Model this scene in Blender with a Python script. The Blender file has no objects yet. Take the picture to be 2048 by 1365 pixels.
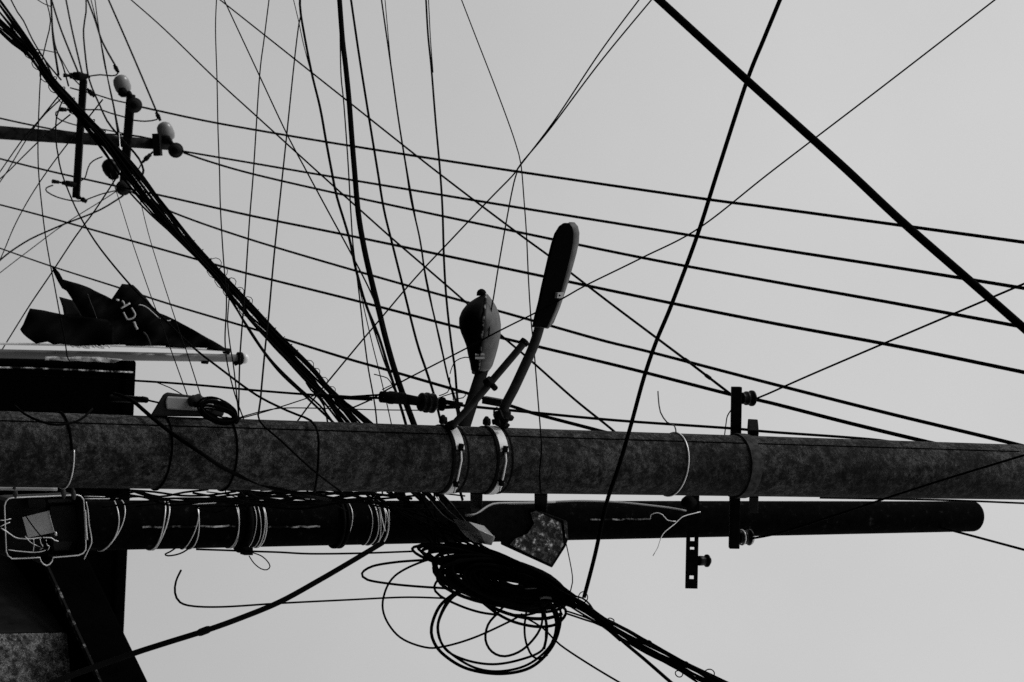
import bpy, math, random
from mathutils import Vector
from mathutils.geometry import delaunay_2d_cdt

# ------------------------------------------------------------------ camera
RND = random.Random(7)
sc = bpy.context.scene
col = sc.collection
PITCH, ROLL, FPX = math.radians(28.0), math.radians(2.6), 85.0 / 36.0 * 2048.0
CAM = Vector((0, 0, 1.6))
Fw = Vector((0, math.cos(PITCH), math.sin(PITCH)))
Uw = Vector((0, -math.sin(PITCH), math.cos(PITCH)))
Rw = Vector((1, 0, 0))
# the camera is held on its side: the top of the world is at the picture's right edge
CX = Uw * math.cos(ROLL) - Rw * math.sin(ROLL)
CY = -Uw * math.sin(ROLL) - Rw * math.cos(ROLL)
CZ = -Fw
cam = bpy.data.cameras.new("camera")
cam.lens, cam.sensor_width, cam.sensor_fit = 85.0, 36.0, 'HORIZONTAL'
cam.clip_start, cam.clip_end = 0.1, 3000
cam.dof.use_dof, cam.dof.focus_distance, cam.dof.aperture_fstop = True, 10.2, 14.0
co = bpy.data.objects.new("camera", cam)
col.objects.link(co)
m = co.matrix_world.copy()
for i in range(3):
    m[i][0], m[i][1], m[i][2], m[i][3] = CX[i], CY[i], CZ[i], CAM[i]
co.matrix_world = m
sc.camera = co

# ------------------------------------------------------------------ sky, sun, exposure
SUN_EL, SUN_AZ = math.radians(42), math.radians(-100)   # azimuth from +Y, negative = towards -X
world = bpy.data.worlds.new("World")
sc.world = world
world.use_nodes = True
nt = world.node_tree
bg = nt.nodes["Background"]
sky = nt.nodes.new("ShaderNodeTexSky")
sky.sky_type = 'NISHITA'
sky.sun_disc = False
sky.sun_elevation = SUN_EL
sky.sun_rotation = SUN_AZ
sky.dust_density = 4.0
bw = nt.nodes.new("ShaderNodeRGBToBW")
nt.links.new(sky.outputs[0], bw.inputs[0])
tc = nt.nodes.new("ShaderNodeTexCoord")
sx = nt.nodes.new("ShaderNodeSeparateXYZ")
nt.links.new(tc.outputs["Generated"], sx.inputs[0])
grad = nt.nodes.new("ShaderNodeMapRange")          # overcast: zenith brighter than horizon
grad.inputs["From Min"].default_value = 0.0
grad.inputs["From Max"].default_value = 1.0
grad.inputs["To Min"].default_value = 3.2
grad.inputs["To Max"].default_value = 9.3
nt.links.new(sx.outputs["Z"], grad.inputs["Value"])
mixw = nt.nodes.new("ShaderNodeMix")
mixw.data_type = 'FLOAT'
mixw.inputs[0].default_value = 0.85
nt.links.new(bw.outputs[0], mixw.inputs[2])
nt.links.new(grad.outputs[0], mixw.inputs[3])
cloud = nt.nodes.new("ShaderNodeTexNoise")          # faint overcast mottling
cloud.inputs["Scale"].default_value = 5.0
cloud.inputs["Detail"].default_value = 6.0
nt.links.new(tc.outputs["Generated"], cloud.inputs["Vector"])
cmap = nt.nodes.new("ShaderNodeMapRange")
cmap.inputs["To Min"].default_value, cmap.inputs["To Max"].default_value = 0.9, 1.1
nt.links.new(cloud.outputs["Fac"], cmap.inputs["Value"])
cmul = nt.nodes.new("ShaderNodeMath")
cmul.operation = 'MULTIPLY'
nt.links.new(mixw.outputs[0], cmul.inputs[0])
nt.links.new(cmap.outputs[0], cmul.inputs[1])
nt.links.new(cmul.outputs[0], bg.inputs["Color"])
bg.inputs["Strength"].default_value = 0.1
sl = bpy.data.lights.new("sun", 'SUN')
sl.energy, sl.angle, sl.color = 1.35, math.radians(12), (1, 1, 1)
so = bpy.data.objects.new("sun", sl)
col.objects.link(so)
sd = Vector((math.sin(SUN_AZ) * math.cos(SUN_EL), math.cos(SUN_AZ) * math.cos(SUN_EL), math.sin(SUN_EL)))
so.rotation_euler = sd.to_track_quat('Z', 'Y').to_euler()
so.location = (-20, -5, 25)
vs = sc.view_settings
vs.view_transform, vs.look, vs.exposure, vs.gamma = 'Standard', 'None', 0.0, 1.0
vs.use_curve_mapping = False
sc.cycles.max_bounces = 4
sc.cycles.use_denoising = False

# ------------------------------------------------------------------ pixel -> place
def ray(x, y):
    return Fw + CX * ((x - 1024) / FPX) + CY * ((682.5 - y) / FPX)
def Pz(x, y, depth):
    return CAM + ray(x, y) * depth
def dep(x, y, D):
    return D / ray(x, y).y
def Pd(x, y, D):                      # the point seen at (x, y) that stands D metres down the street
    return Pz(x, y, dep(x, y, D))
def onz(x, y, z):
    r = ray(x, y)
    return CAM + r * ((z - CAM.z) / r.z)
def mpp(x, y, D):                     # metres per pixel there
    return dep(x, y, D) / FPX

# ------------------------------------------------------------------ materials
def mat(name, v, rough=0.7, metal=0.0, spec=0.3, var=0.0, scale=20.0, bump=0.0, ramp=None):
    m_ = bpy.data.materials.new(name)
    m_.use_nodes = True
    n = m_.node_tree
    b = n.nodes["Principled BSDF"]
    b.inputs["Roughness"].default_value = rough
    b.inputs["Metallic"].default_value = metal
    b.inputs["Specular IOR Level"].default_value = spec
    b.inputs["Base Color"].default_value = (v, v, v, 1)
    if var or ramp:
        t = n.nodes.new("ShaderNodeTexCoord")
        no = n.nodes.new("ShaderNodeTexNoise")
        no.inputs["Scale"].default_value = scale
        no.inputs["Detail"].default_value = 8
        no.inputs["Roughness"].default_value = 0.65
        n.links.new(t.outputs["Object"], no.inputs["Vector"])
        cr = n.nodes.new("ShaderNodeValToRGB")
        if ramp:
            e = cr.color_ramp.elements
            while len(e) < len(ramp):
                e.new(0.5)
            for el, (p, c) in zip(e, ramp):
                el.position = p
                el.color = (c, c, c, 1)
        else:
            cr.color_ramp.elements[0].position, cr.color_ramp.elements[1].position = 0.3, 0.7
            lo, hi = v * (1 - var), v * (1 + var)
            cr.color_ramp.elements[0].color = (lo, lo, lo, 1)
            cr.color_ramp.elements[1].color = (hi, hi, hi, 1)
        n.links.new(no.outputs["Fac"], cr.inputs["Fac"])
        n.links.new(cr.outputs["Color"], b.inputs["Base Color"])
        if bump:
            bp = n.nodes.new("ShaderNodeBump")
            bp.inputs["Strength"].default_value = bump
            bp.inputs["Distance"].default_value = 0.01
            n.links.new(no.outputs["Fac"], bp.inputs["Height"])
            n.links.new(bp.outputs["Normal"], b.inputs["Normal"])
    return m_

def concrete_mat(name, lo, hi, spec=0.15):
    m_ = bpy.data.materials.new(name)
    m_.use_nodes = True
    n = m_.node_tree
    b = n.nodes["Principled BSDF"]
    b.inputs["Roughness"].default_value = 0.95
    b.inputs["Specular IOR Level"].default_value = spec
    t = n.nodes.new("ShaderNodeTexCoord")
    def noise(s, d=6, r=0.6):
        x = n.nodes.new("ShaderNodeTexNoise")
        x.inputs["Scale"].default_value, x.inputs["Detail"].default_value, x.inputs["Roughness"].default_value = s, d, r
        n.links.new(t.outputs["Object"], x.inputs["Vector"])
        return x.outputs["Fac"]
    def mrange(a, f0, f1, t0, t1):
        x = n.nodes.new("ShaderNodeMapRange")
        for k, v in zip(("From Min", "From Max", "To Min", "To Max"), (f0, f1, t0, t1)):
            x.inputs[k].default_value = v
        n.links.new(a, x.inputs["Value"])
        return x.outputs[0]
    def mul(a, c):
        x = n.nodes.new("ShaderNodeMath")
        x.operation = 'MULTIPLY'
        n.links.new(a, x.inputs[0])
        n.links.new(c, x.inputs[1])
        return x.outputs[0]
    big = mul(mrange(noise(3.2, 4), 0.35, 0.65, 0.55, 1.1), mrange(noise(0.9, 2), 0.4, 0.62, 0.62, 1.35))
    mid = mrange(noise(26, 5), 0.38, 0.64, 0.3, 1.4)
    fine = mrange(noise(75, 4, 0.7), 0.34, 0.68, 0.35, 1.65)
    vo = n.nodes.new("ShaderNodeTexVoronoi")
    vo.inputs["Scale"].default_value = 34
    n.links.new(t.outputs["Object"], vo.inputs["Vector"])
    pit_here = mrange(noise(5.5, 2), 0.46, 0.6, 0.0, 1.0)
    pit = mrange(vo.outputs["Distance"], 0.16, 0.34, 0.25, 1.0)
    mx = n.nodes.new("ShaderNodeMix")
    mx.data_type = 'FLOAT'
    n.links.new(pit_here, mx.inputs[0])
    mx.inputs[2].default_value = 1.0
    n.links.new(pit, mx.inputs[3])
    grit = mrange(noise(240, 3, 0.8), 0.34, 0.66, 0.25, 1.75)
    v = mul(mul(mul(mul(big, mid), fine), grit), mx.outputs[0])
    pw = n.nodes.new('ShaderNodeMath')
    pw.operation = 'POWER'
    pw.inputs[1].default_value = 1.35
    n.links.new(v, pw.inputs[0])
    fin = mrange(pw.outputs[0], 0.0, 1.9, lo, hi)
    n.links.new(fin, b.inputs["Base Color"])
    bp = n.nodes.new("ShaderNodeBump")
    bp.inputs["Strength"].default_value = 0.5
    bp.inputs["Distance"].default_value = 0.006
    n.links.new(v, bp.inputs["Height"])
    n.links.new(bp.outputs["Normal"], b.inputs["Normal"])
    return m_

M = {
    'concrete': concrete_mat("weathered_concrete", 0.002, 0.11),
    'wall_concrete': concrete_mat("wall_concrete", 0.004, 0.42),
    'seam': mat("seam_dark", 0.002, 0.95, spec=0.0),
    'wood': mat("tarred_wood", 0.003, 0.95, spec=0.02, ramp=[(0.3, 0.001), (0.6, 0.003), (0.72, 0.02), (0.85, 0.08)], scale=30, bump=0.3),
    'farwood': mat("weathered_pole", 0.018, 0.95, spec=0.0, var=0.7, scale=12),
    'cable': mat("black_cable", 0.0015, 0.9, spec=0.03),
    'grey_cable': mat("grey_cable", 0.09, 0.7, spec=0.2),
    'steel': mat("dark_steel", 0.005, 0.8, spec=0.04, var=0.7, scale=40),
    'rust': mat("rusted_steel", 0.05, 0.9, spec=0.05, var=0.7, scale=35),
    'galv': mat("galvanised_steel", 0.86, 0.5, 0.0, 0.5, var=0.12, scale=30),
    'dullgalv': mat("dull_galvanised", 0.028, 0.6, 0.0, 0.2, var=0.5, scale=25),
    'pale_wire': mat("bare_wire", 0.8, 0.35, 0.3, 0.6, var=0.25, scale=18),
    'porcelain': mat("porcelain", 0.2, 0.3, 0, 0.5, var=0.3, scale=9),
    'brown_porcelain': mat("dark_glaze", 0.004, 0.4, 0, 0.12),
    'housing': mat("lamp_housing", 0.06, 0.6, 0.0, 0.25, var=0.45, scale=14),
    'lens': mat("dark_lens", 0.001, 0.6, 0, 0.02),
    'flag': mat("black_cloth", 0.0025, 0.8, spec=0.04, var=0.4, scale=6),
    'print': mat("pale_print", 0.55, 0.9, spec=0.1, var=0.2, scale=40),
    'pole_metal': mat("flagpole_metal", 0.1, 0.4, 0.0, 0.5),
    'ball': mat("pale_ball", 0.8, 0.3, 0, 0.5),
    'black_wall': mat("shaded_black", 0.0015, 0.95, spec=0.0, var=0.4, scale=3),  # near black: shade of facade and overhanging slab put into the colour
    'wall_dark': mat("shaded_wall", 0.014, 0.95, spec=0.0, var=0.6, scale=2.5),  # side wall's shade put into the colour; inner flag fold shares it
    'plastic': mat("grey_plastic", 0.32, 0.55, 0, 0.35, var=0.15, scale=10),
    'darkplastic': mat("dark_plastic", 0.022, 0.7, 0, 0.1, var=0.5, scale=15),
    'peel': mat("peeling_paint", 0.1, 0.7, 0, 0.3, ramp=[(0.0, 0.001), (0.48, 0.003), (0.53, 0.10), (0.56, 0.006), (0.66, 0.85)], scale=38, bump=0.6),
    'chips': mat("chipped_edge", 0.1, 0.9, 0, 0.1, ramp=[(0.0, 0.003), (0.53, 0.004), (0.6, 0.1), (0.68, 0.35)], scale=16),
    'crack': mat("pale_crack", 0.1, 0.9, 0, 0.1, ramp=[(0.0, 0.003), (0.47, 0.004), (0.55, 0.3), (0.65, 0.8)], scale=13),
    'asphalt': mat("asphalt", 0.05, 0.95, spec=0.1, var=0.3, scale=3),
    'card': mat("grey_card", 0.42, 0.8, spec=0.2, var=0.12, scale=15),
}

# ------------------------------------------------------------------ mesh building
ORG = {}
class MB:
    def __init__(s):
        s.v, s.f = [], []
    def add(s, vs, fs):
        n = len(s.v)
        s.v += [Vector(a) for a in vs]
        s.f += [tuple(n + i for i in q) for q in fs]
        return s
    def tube(s, pts, r, n=6, cap=True):
        k = len(pts)
        rr = r if isinstance(r, (list, tuple)) else [r] * k
        up = None
        vs, fs = [], []
        for i in range(k):
            t = (pts[min(i + 1, k - 1)] - pts[max(i - 1, 0)])
            if t.length < 1e-9:
                t = Vector((0, 0, 1))
            t.normalize()
            if up is None:
                a = Vector((0, 0, 1)) if abs(t.z) < 0.9 else Vector((1, 0, 0))
                up = (a - t * a.dot(t)).normalized()
            else:
                up = up - t * up.dot(t)
                if up.length < 1e-6:
                    up = t.orthogonal()
                up.normalize()
            bi = t.cross(up)
            for j in range(n):
                an = 2 * math.pi * j / n
                vs.append(pts[i] + (up * math.cos(an) + bi * math.sin(an)) * rr[i])
        for i in range(k - 1):
            for j in range(n):
                fs.append((i * n + j, i * n + (j + 1) % n, (i + 1) * n + (j + 1) % n, (i + 1) * n + j))
        if cap:
            fs.append(tuple(range(n - 1, -1, -1)))
            fs.append(tuple((k - 1) * n + j for j in range(n)))
        return s.add(vs, fs)
    def loop(s, pts, r, n=6):          # closed tube
        s.tube(list(pts) + [pts[0]], r, n, cap=False)
        return s
    def lathe(s, a, b, prof, n=20):    # prof: list of (t along a-b, radius)
        return s.tube([a.lerp(b, t) for t, _ in prof], [max(x, 1e-4) for _, x in prof], n)
    def prism(s, poly, ext):
        k = len(poly)
        vs = [Vector(p) for p in poly] + [Vector(p) + ext for p in poly]
        fs = [tuple(range(k)), tuple(range(2 * k - 1, k - 1, -1))]
        fs += [((i + 1) % k, i, k + i, k + (i + 1) % k) for i in range(k)]
        return s.add(vs, fs)
    def rect_sweep(s, pts, nors, w, t):
        k = len(pts)
        vs, fs = [], []
        for i in range(k):
            tg = (pts[min(i + 1, k - 1)] - pts[max(i - 1, 0)]).normalized()
            nn = nors[i].normalized()
            b = tg.cross(nn).normalized()
            for u, q in ((-1, 0), (1, 0), (1, 1), (-1, 1)):
                vs.append(pts[i] + b * (w / 2 * u) + nn * (t * q))
        for i in range(k - 1):
            for j in range(4):
                fs.append((i * 4 + j, i * 4 + (j + 1) % 4, i * 4 + 4 + (j + 1) % 4, i * 4 + 4 + j))
        fs += [(3, 2, 1, 0), tuple((k - 1) * 4 + j for j in range(4))]
        return s.add(vs, fs)
    def bar(s, a, b, w, d, wdir):      # rectangular bar from a to b; w along wdir, d across
        t = (b - a).normalized()
        wd = (wdir - t * wdir.dot(t)).normalized()
        dd = t.cross(wd)
        vs = []
        for p in (a, b):
            for i, j in ((-1, -1), (1, -1), (1, 1), (-1, 1)):
                vs.append(p + wd * (w / 2 * i) + dd * (d / 2 * j))
        return s.add(vs, [(3, 2, 1, 0), (4, 5, 6, 7)] + [(i, (i + 1) % 4, 4 + (i + 1) % 4, 4 + i) for i in range(4)])
    def build(s, name, material, parent=None, smooth=True, bevel=0.0):
        me = bpy.data.meshes.new(name)
        org = ORG[parent.name] if parent else s.v[0].copy()
        me.from_pydata([tuple(v - org) for v in s.v], [], s.f)
        me.validate()
        me.update()
        o = bpy.data.objects.new(name, me)
        col.objects.link(o)
        me.materials.append(M[material])
        if smooth:
            for p in me.polygons:
                p.use_smooth = len(p.vertices) <= 4
        if bevel:
            b = o.modifiers.new("bevel", 'BEVEL')
            b.width, b.segments, b.limit_method = bevel, 2, 'ANGLE'
        if parent:
            o.parent = parent
        else:
            o.location = org
        ORG[o.name] = org
        return o

def tag(o, label, cat, group=None, kind=None):
    if label: o['label'] = label
    if cat: o['category'] = cat
    if group: o['group'] = group
    if kind: o['kind'] = kind
    return o
def thing(name, label, cat, loc, group=None):
    o = bpy.data.objects.new(name, None)
    o.empty_display_size = 0.1
    col.objects.link(o)
    o.location = loc
    ORG[o.name] = Vector(loc)
    return tag(o, label, cat, group)

def spline2(pts, step=14.0):
    """Catmull-Rom through pixel points (x, y, 1/depth)."""
    out = []
    k = len(pts)
    for i in range(k - 1):
        p0, p1, p2, p3 = pts[max(i - 1, 0)], pts[i], pts[i + 1], pts[min(i + 2, k - 1)]
        d = math.hypot(p2[0] - p1[0], p2[1] - p1[1])
        n = max(2, min(24, int(d / step)))
        for q in range(n):
            t = q / n
            out.append(tuple(0.5 * (2 * b + (c - a) * t + (2 * a - 5 * b + 4 * c - e) * t * t + (3 * b - a - 3 * c + e) * t ** 3)
                             for a, b, c, e in zip(p0, p1, p2, p3)))
    out.append(pts[-1])
    return out

def path3(pts, D0, D1=None, step=14.0, extend=7.0):
    """pixel polyline -> 3-D polyline. D0, D1: distance down the street at the ends; a point may carry its own as a third value."""
    D1 = D0 if D1 is None else D1
    pts = [tuple(p) for p in pts]
    cum = [0.0]
    for a, b in zip(pts, pts[1:]):
        cum.append(cum[-1] + math.hypot(b[0] - a[0], b[1] - a[1]))
    key = {0: D0, len(pts) - 1: D1}
    for i, p in enumerate(pts):
        if len(p) > 2:
            key[i] = p[2]
    ks = sorted(key)
    q = []
    for i, p in enumerate(pts):
        lo = max(k for k in ks if k <= i)
        hi = min(k for k in ks if k >= i)
        a = 1 / dep(pts[lo][0], pts[lo][1], key[lo])
        b = 1 / dep(pts[hi][0], pts[hi][1], key[hi])
        t = 0 if hi == lo else (cum[i] - cum[lo]) / (cum[hi] - cum[lo])
        q.append((p[0], p[1], a + (b - a) * t))
    sp = spline2(q, step)
    w = [Pz(x, y, 1 / i) for x, y, i in sp]
    def edge(p):
        return p[0] <= 2 or p[0] >= 2046 or p[1] <= 2 or p[1] >= 1363
    if extend:
        if edge(pts[0]):
            d = (w[0] - w[min(2, len(w) - 1)]).normalized()
            w = [w[0] + d * extend] + w
        if edge(pts[-1]):
            d = (w[-1] - w[max(-3, -len(w))]).normalized()
            w = w + [w[-1] + d * extend]
    return w, sum(1 / i for _, _, i in sp) / len(sp)

def wire(name, label, px, pts, D0, D1=None, group=None, cat='wire', material='cable', parent=None, n=6, step=14.0, extend=7.0, pxd=None):
    w, md = path3(pts, D0, D1, step, extend)
    if px < 4 and material == 'cable':
        px *= 1.22          # soft thin wires
    r = 0.5 * px * (pxd or md) / FPX
    o = MB().tube(w, r, n).build(name, material, parent)
    if parent is None:
        tag(o, label, cat, group)
    return o

# ------------------------------------------------------------------ ground
G = MB().add([(-400, -400, 0), (400, -400, 0), (400, 400, 0), (-400, 400, 0)], [(0, 1, 2, 3)]).build('ground', 'asphalt')
tag(G, 'dark asphalt ground under the poles', 'ground', kind='structure')

# ------------------------------------------------------------------ buildings
def level_quad_box(corners_xy, z0, z1):
    mb = MB()
    return mb.prism([(x, y, z0) for x, y in corners_xy], Vector((0, 0, z1 - z0)))
DA = 18.0
c0 = Pd(270, 729, DA)
ztop = c0.z
bA = thing('dark_building', 'flat roofed building darkened as if in shade behind the flagpole and poles', 'building', (c0.x, DA, 0))
xl, xr = c0.x, c0.x + 7.5
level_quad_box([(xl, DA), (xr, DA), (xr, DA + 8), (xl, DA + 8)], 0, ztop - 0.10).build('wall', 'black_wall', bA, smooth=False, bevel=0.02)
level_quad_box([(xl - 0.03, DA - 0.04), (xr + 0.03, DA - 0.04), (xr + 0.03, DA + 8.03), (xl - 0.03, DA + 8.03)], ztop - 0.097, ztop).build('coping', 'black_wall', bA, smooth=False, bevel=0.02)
MB().tube([Pd(-200, 733, DA - 0.06), Pd(44, 736, DA - 0.06), Pd(266, 745, DA - 0.06)], 0.006, 6).build('drip_edge', 'crack', bA)
MB().lathe(Pd(224, 797, DA - .1), Pd(292, 800, DA - 1.2), [(0, .03), (1, .022)], 8).build('bracket', 'dullgalv', bA)
# nearer building on the side: corner, two walls and an overhanging slab
ZS = 5.9
A_, B_ = onz(243, 1252, ZS), onz(298, 1365, ZS)
u = (B_ - A_); u.z = 0; u.normalize()
inn = Vector((-u.y, u.x, 0))
if inn.x < 0: inn = -inn
e0, e1 = A_ - u * 1.3, A_ + u * 6.0
bB = thing('side_building', 'rendered concrete building with overhanging slab below the thick drooping cable', 'building', (A_.x + 1, A_.y, 0))
slab = [e0, e1, e1 + inn * 5, e0 + inn * 5]
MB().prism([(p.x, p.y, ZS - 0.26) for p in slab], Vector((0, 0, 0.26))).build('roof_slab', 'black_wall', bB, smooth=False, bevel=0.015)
MB().rect_sweep([Vector((p.x, p.y, ZS - 0.262)) - inn * 0.012 for p in (e0, e1)], [Vector((0, 0, -1))] * 2, 0.03, 0.014).build('slab_edge', 'chips', bB, smooth=False)
cn = Pd(60, 1267, A_.y + 0.1)
w2 = cn + Vector((3.2, -1.5, 0)); w3 = cn + Vector((1.0, 4.5, 0))
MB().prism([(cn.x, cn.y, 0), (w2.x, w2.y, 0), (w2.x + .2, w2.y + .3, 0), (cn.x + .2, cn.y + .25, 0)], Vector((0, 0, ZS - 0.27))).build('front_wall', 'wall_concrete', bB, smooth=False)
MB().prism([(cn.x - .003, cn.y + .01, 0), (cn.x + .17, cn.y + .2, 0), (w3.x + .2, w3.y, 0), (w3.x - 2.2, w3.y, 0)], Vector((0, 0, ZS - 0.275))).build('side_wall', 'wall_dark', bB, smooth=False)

# ------------------------------------------------------------------ poles
class Pole:
    def __init__(s, xa, ya, wa, xb, yb, wb, D):
        s.D = D
        s.a, s.b = Pd(xa, ya, D), Pd(xb, yb, D)
        s.ra, s.rb = wa / 2 * mpp(xa, ya, D), wb / 2 * mpp(xb, yb, D)
        s.xa, s.ya, s.xb, s.yb = xa, ya, xb, yb
    def at(s, z):
        t = (z - s.a.z) / (s.b.z - s.a.z)
        return s.a.lerp(s.b, t), s.ra + (s.rb - s.ra) * t
    def ypx(s, x):
        return s.ya + (s.yb - s.ya) * (x - s.xa) / (s.xb - s.xa)
    def front_z(s, x):
        z = Pd(x, s.ypx(x), s.D).z
        for _ in range(3):
            c, r = s.at(z)
            z = Pd(x, s.ypx(x), s.D - r).z
        return z
    def pt(s, z, phi, off=0.0):
        c, r = s.at(z)
        return c + Vector((-math.sin(phi), -math.cos(phi), 0)) * (r + off)
    def shaft(s, mb, ztop, rings=8, n=40, cap=None):
        prof, pts = [], []
        for i in range(rings + 1):
            c, r = s.at(ztop * i / rings)
            pts.append(c); prof.append(r)
        if cap:
            c, r = s.at(ztop - cap); pts[-1] = c; prof[-1] = r
            for k in (0.45, 0.8, 0.95, 1.0):
                c, r = s.at(ztop - cap + cap * k)
                pts.append(c); prof.append(r - cap * (1 - math.sqrt(max(0, 1 - k * k))))
        return mb.tube(pts, prof, n)

cp = Pole(0, 898.5, 152, 2048, 945, 110, 8.7)
CPT = thing('concrete_pole', 'thick pitted grey concrete pole with two metal clamp bands', 'pole', cp.at(0)[0])
ztop_c = Pd(2260, 950, 8.7).z
cp.shaft(MB(), ztop_c).build('shaft', 'concrete', CPT)
# casting seam along the side
mb = MB()
zs = [0.02 + i * 0.4 for i in range(int(ztop_c / 0.4))]
ph = math.asin(0.77)
mb.rect_sweep([cp.pt(z, ph, -0.001) for z in zs], [Vector((-math.sin(ph), -math.cos(ph), 0))] * len(zs), 0.0045, 0.003)
mb.build('casting_seam', 'seam', CPT, smooth=False)

wp = Pole(300, 1050, 98, 1965, 1033, 60, 9.65)
WPT = thing('wooden_pole', 'tarred black wooden pole standing behind the concrete pole', 'pole', wp.at(0)[0])
ztop_w = Pd(1966, 1033, 9.65 - wp.rb * 0.6).z
wp.shaft(MB(), ztop_w, cap=0.03).build('shaft', 'wood', WPT)
for xa, xb, yo in ((285, 470, 0), (535, 640, 3), (1180, 1300, -6)):
    pts = []
    for i in range(14):
        x = xa + (xb - xa) * i / 13
        z = wp.front_z(x)
        pts.append(wp.pt(z, -0.02 * yo + 0.02 * math.sin(i * 1.7), 0.0005))
    MB().rect_sweep(pts, [Vector((0, -1, 0))] * 14, 0.007, 0.003).build('pale_crack', 'crack', WPT, smooth=False)

def ring(pole, x, px, material, name='binding_wire', label=None, group=None, cat='wire', phi0=-180, phi1=180, tilt=0.0, turns=1, pitch=0.008, parent=None, off=0.0, jit=0.0):
    z = pole.front_z(x)
    pts = []
    N = 44
    rr = 0.5 * px * mpp(x, pole.ypx(x), pole.D)
    tot = turns
    steps = int(N * tot * (phi1 - phi0) / 360)
    ph_ = RND.random() * 6
    for i in range(steps + 1):
        a = math.radians(phi0 + (phi1 - phi0) * tot * i / steps)
        zz = z + tilt * math.sin(a) + pitch * (i / max(1, steps) - 0.5) * tot + jit * math.sin(a * 2.3 + ph_)
        pts.append(pole.pt(zz, a, rr * 0.8 + off))
    o = MB().tube(pts, rr, 6).build(name, material, parent)
    if parent is None:
        tag(o, label, cat, group)
    return o

# binding wires round the wooden pole
gb = 'pale binding wires round the tarred pole'
bl = 'pale bare wire twisted round the tarred wooden pole'
for x, px, tl, tn, pt_, jt in ((232, 3, -.05, 1, .0, .01), (240, 2.5, -.07, 1, .01, .006), (330, 3.2, -.045, 2, .012, .004),
                               (392, 2.6, -.04, 1, .01, .004), (398, 2.8, -.012, 1, .0, .003), (478, 2.4, -.005, 2, .006, .003),
                               (512, 1.6, 0.0, 1, 0, .003), (522, 1.8, 0.0, 1, 0, .003), (531, 2.8, .003, 2, .007, .002),
                               (690, 2.0, -.01, 1, 0, .004), (702, 2.6, -.012, 1, .004, .006)):
    ring(wp, x, px, 'pale_wire', label=bl, group=gb, tilt=-tl * .5, turns=tn, pitch=pt_, jit=jt)
gb2 = 'wire turns where the thick cable is tied off'
for x, px, tl in ((744, 1.8, -.006), (756, 2.6, .0), (763, 2.4, -.01), (769, 2.4, .005), (775, 2.8, -.008), (779, 2.2, .008)):
    ring(wp, x, px, 'pale_wire', label='pale wire turn in the close winding that ties the thick drooping cable', group=gb2, tilt=tl, jit=.004)
for x in (500, 688, 697):
    ring(wp, x, 13 if x == 500 else 8, 'steel', name='pole_strap', label='wide black strap round the tarred pole with a buckle' if x == 500 else 'thin black strap round the tarred pole beside wire turns', group=None if x == 500 else 'thin black straps', cat='strap')
MB().prism([Pd(x, y, 9.52) for x, y in ((489, 1096), (506, 1096), (506, 1111), (489, 1111))], Vector((0, .05, 0))).build('strap_buckle', 'steel', None, smooth=False)
tag(bpy.data.objects['strap_buckle'], 'small square black buckle under the wide strap', 'buckle')

# wires round the concrete pole
PT_ = thing('pole_tie', 'two part tie, black above and pale below, round the concrete pole near the junction box', 'tie', cp.pt(cp.front_z(146), 0))
ring(cp, 146, 3.2, 'pale_wire', name='pale_half', phi0=-112, phi1=4, tilt=-.012, parent=PT_)
ring(cp, 146, 5, 'cable', name='black_half', phi0=4, phi1=150, tilt=-.012, parent=PT_)
ring(cp, 1376, 3.6, 'pale_wire', name='pole_tie', label='white strap end round the concrete pole below the crossarm', cat='tie', tilt=.012)
ring(cp, 343, 4.2, 'cable', name='tie_wire', label='black tie wire round concrete pole beside the wedge shaped box', tilt=.01)
ring(cp, 474, 4.2, 'cable', name='tie_wire', label='black tie wire round concrete pole at the small wire coil', tilt=.004)
wire('loose_strap_end', 'pale loose strap end sticking out beside the concrete pole', 3, [(1316, 783, 8.8), (1317, 800), (1321, 825), (1334, 845), (1349, 852), (1352, 866, 8.65)], 8.8, 8.65, material='grey_cable', cat='strap')

# wide crossarm clamp on the concrete pole, crossarm and insulators: parts of the concrete pole
def band(pole, x, wpx, tpx, material, phi0, phi1, parent, name, off=0.0, n=24):
    z = pole.front_z(x)
    s_ = mpp(x, pole.ypx(x), pole.D)
    pts, nn = [], []
    for i in range(n + 1):
        a = math.radians(phi0 + (phi1 - phi0) * i / n)
        pts.append(pole.pt(z, a, off))
        nn.append(Vector((-math.sin(a), -math.cos(a), 0)))
    return MB().rect_sweep(pts, nn, wpx * s_, tpx * s_).build(name, material, parent, smooth=False)
band(cp, 1513, 24, 4, 'rust', -125, 125, CPT, 'clamp_band')
DX = 8.93
MB().bar(Pd(1505, 849, DX), Pd(1507, 872, 8.8), 20 * mpp(1505, 850, DX), .05, Uw).build('clamp_ear', 'steel', CPT, smooth=False, bevel=.004)
MB().bar(Pd(1508, 985, 8.8), Pd(1507, 1017, DX), 18 * mpp(1505, 850, DX), .05, Uw).build('clamp_ear', 'steel', CPT, smooth=False, bevel=.004)
MB().bar(Pd(1473, 774, DX), Pd(1468, 1097, DX), 20 * mpp(1470, 900, DX), .06, Uw).build('crossarm', 'steel', CPT, smooth=False, bevel=.003)
def spool(x0, y0, x1, y1, D, parent, k=1.0, material='brown_porcelain', name='insulator', prof=None):
    s_ = mpp(x0, y0, D) * k
    prof = prof or [(0, 11), (.12, 12), (.2, 9), (.32, 14), (.45, 14), (.52, 9.5), (.6, 9), (.68, 16), (.8, 16), (.88, 12), (.95, 8), (1, 5)]
    return MB().lathe(Pd(x0, y0, D), Pd(x1, y1, D), [(t, r * s_) for t, r in prof], 20).build(name, material, parent)
spool(1482, 797, 1511, 797, DX, CPT)
sp2 = spool(1477, 1076, 1506, 1074, DX, CPT)
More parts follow.
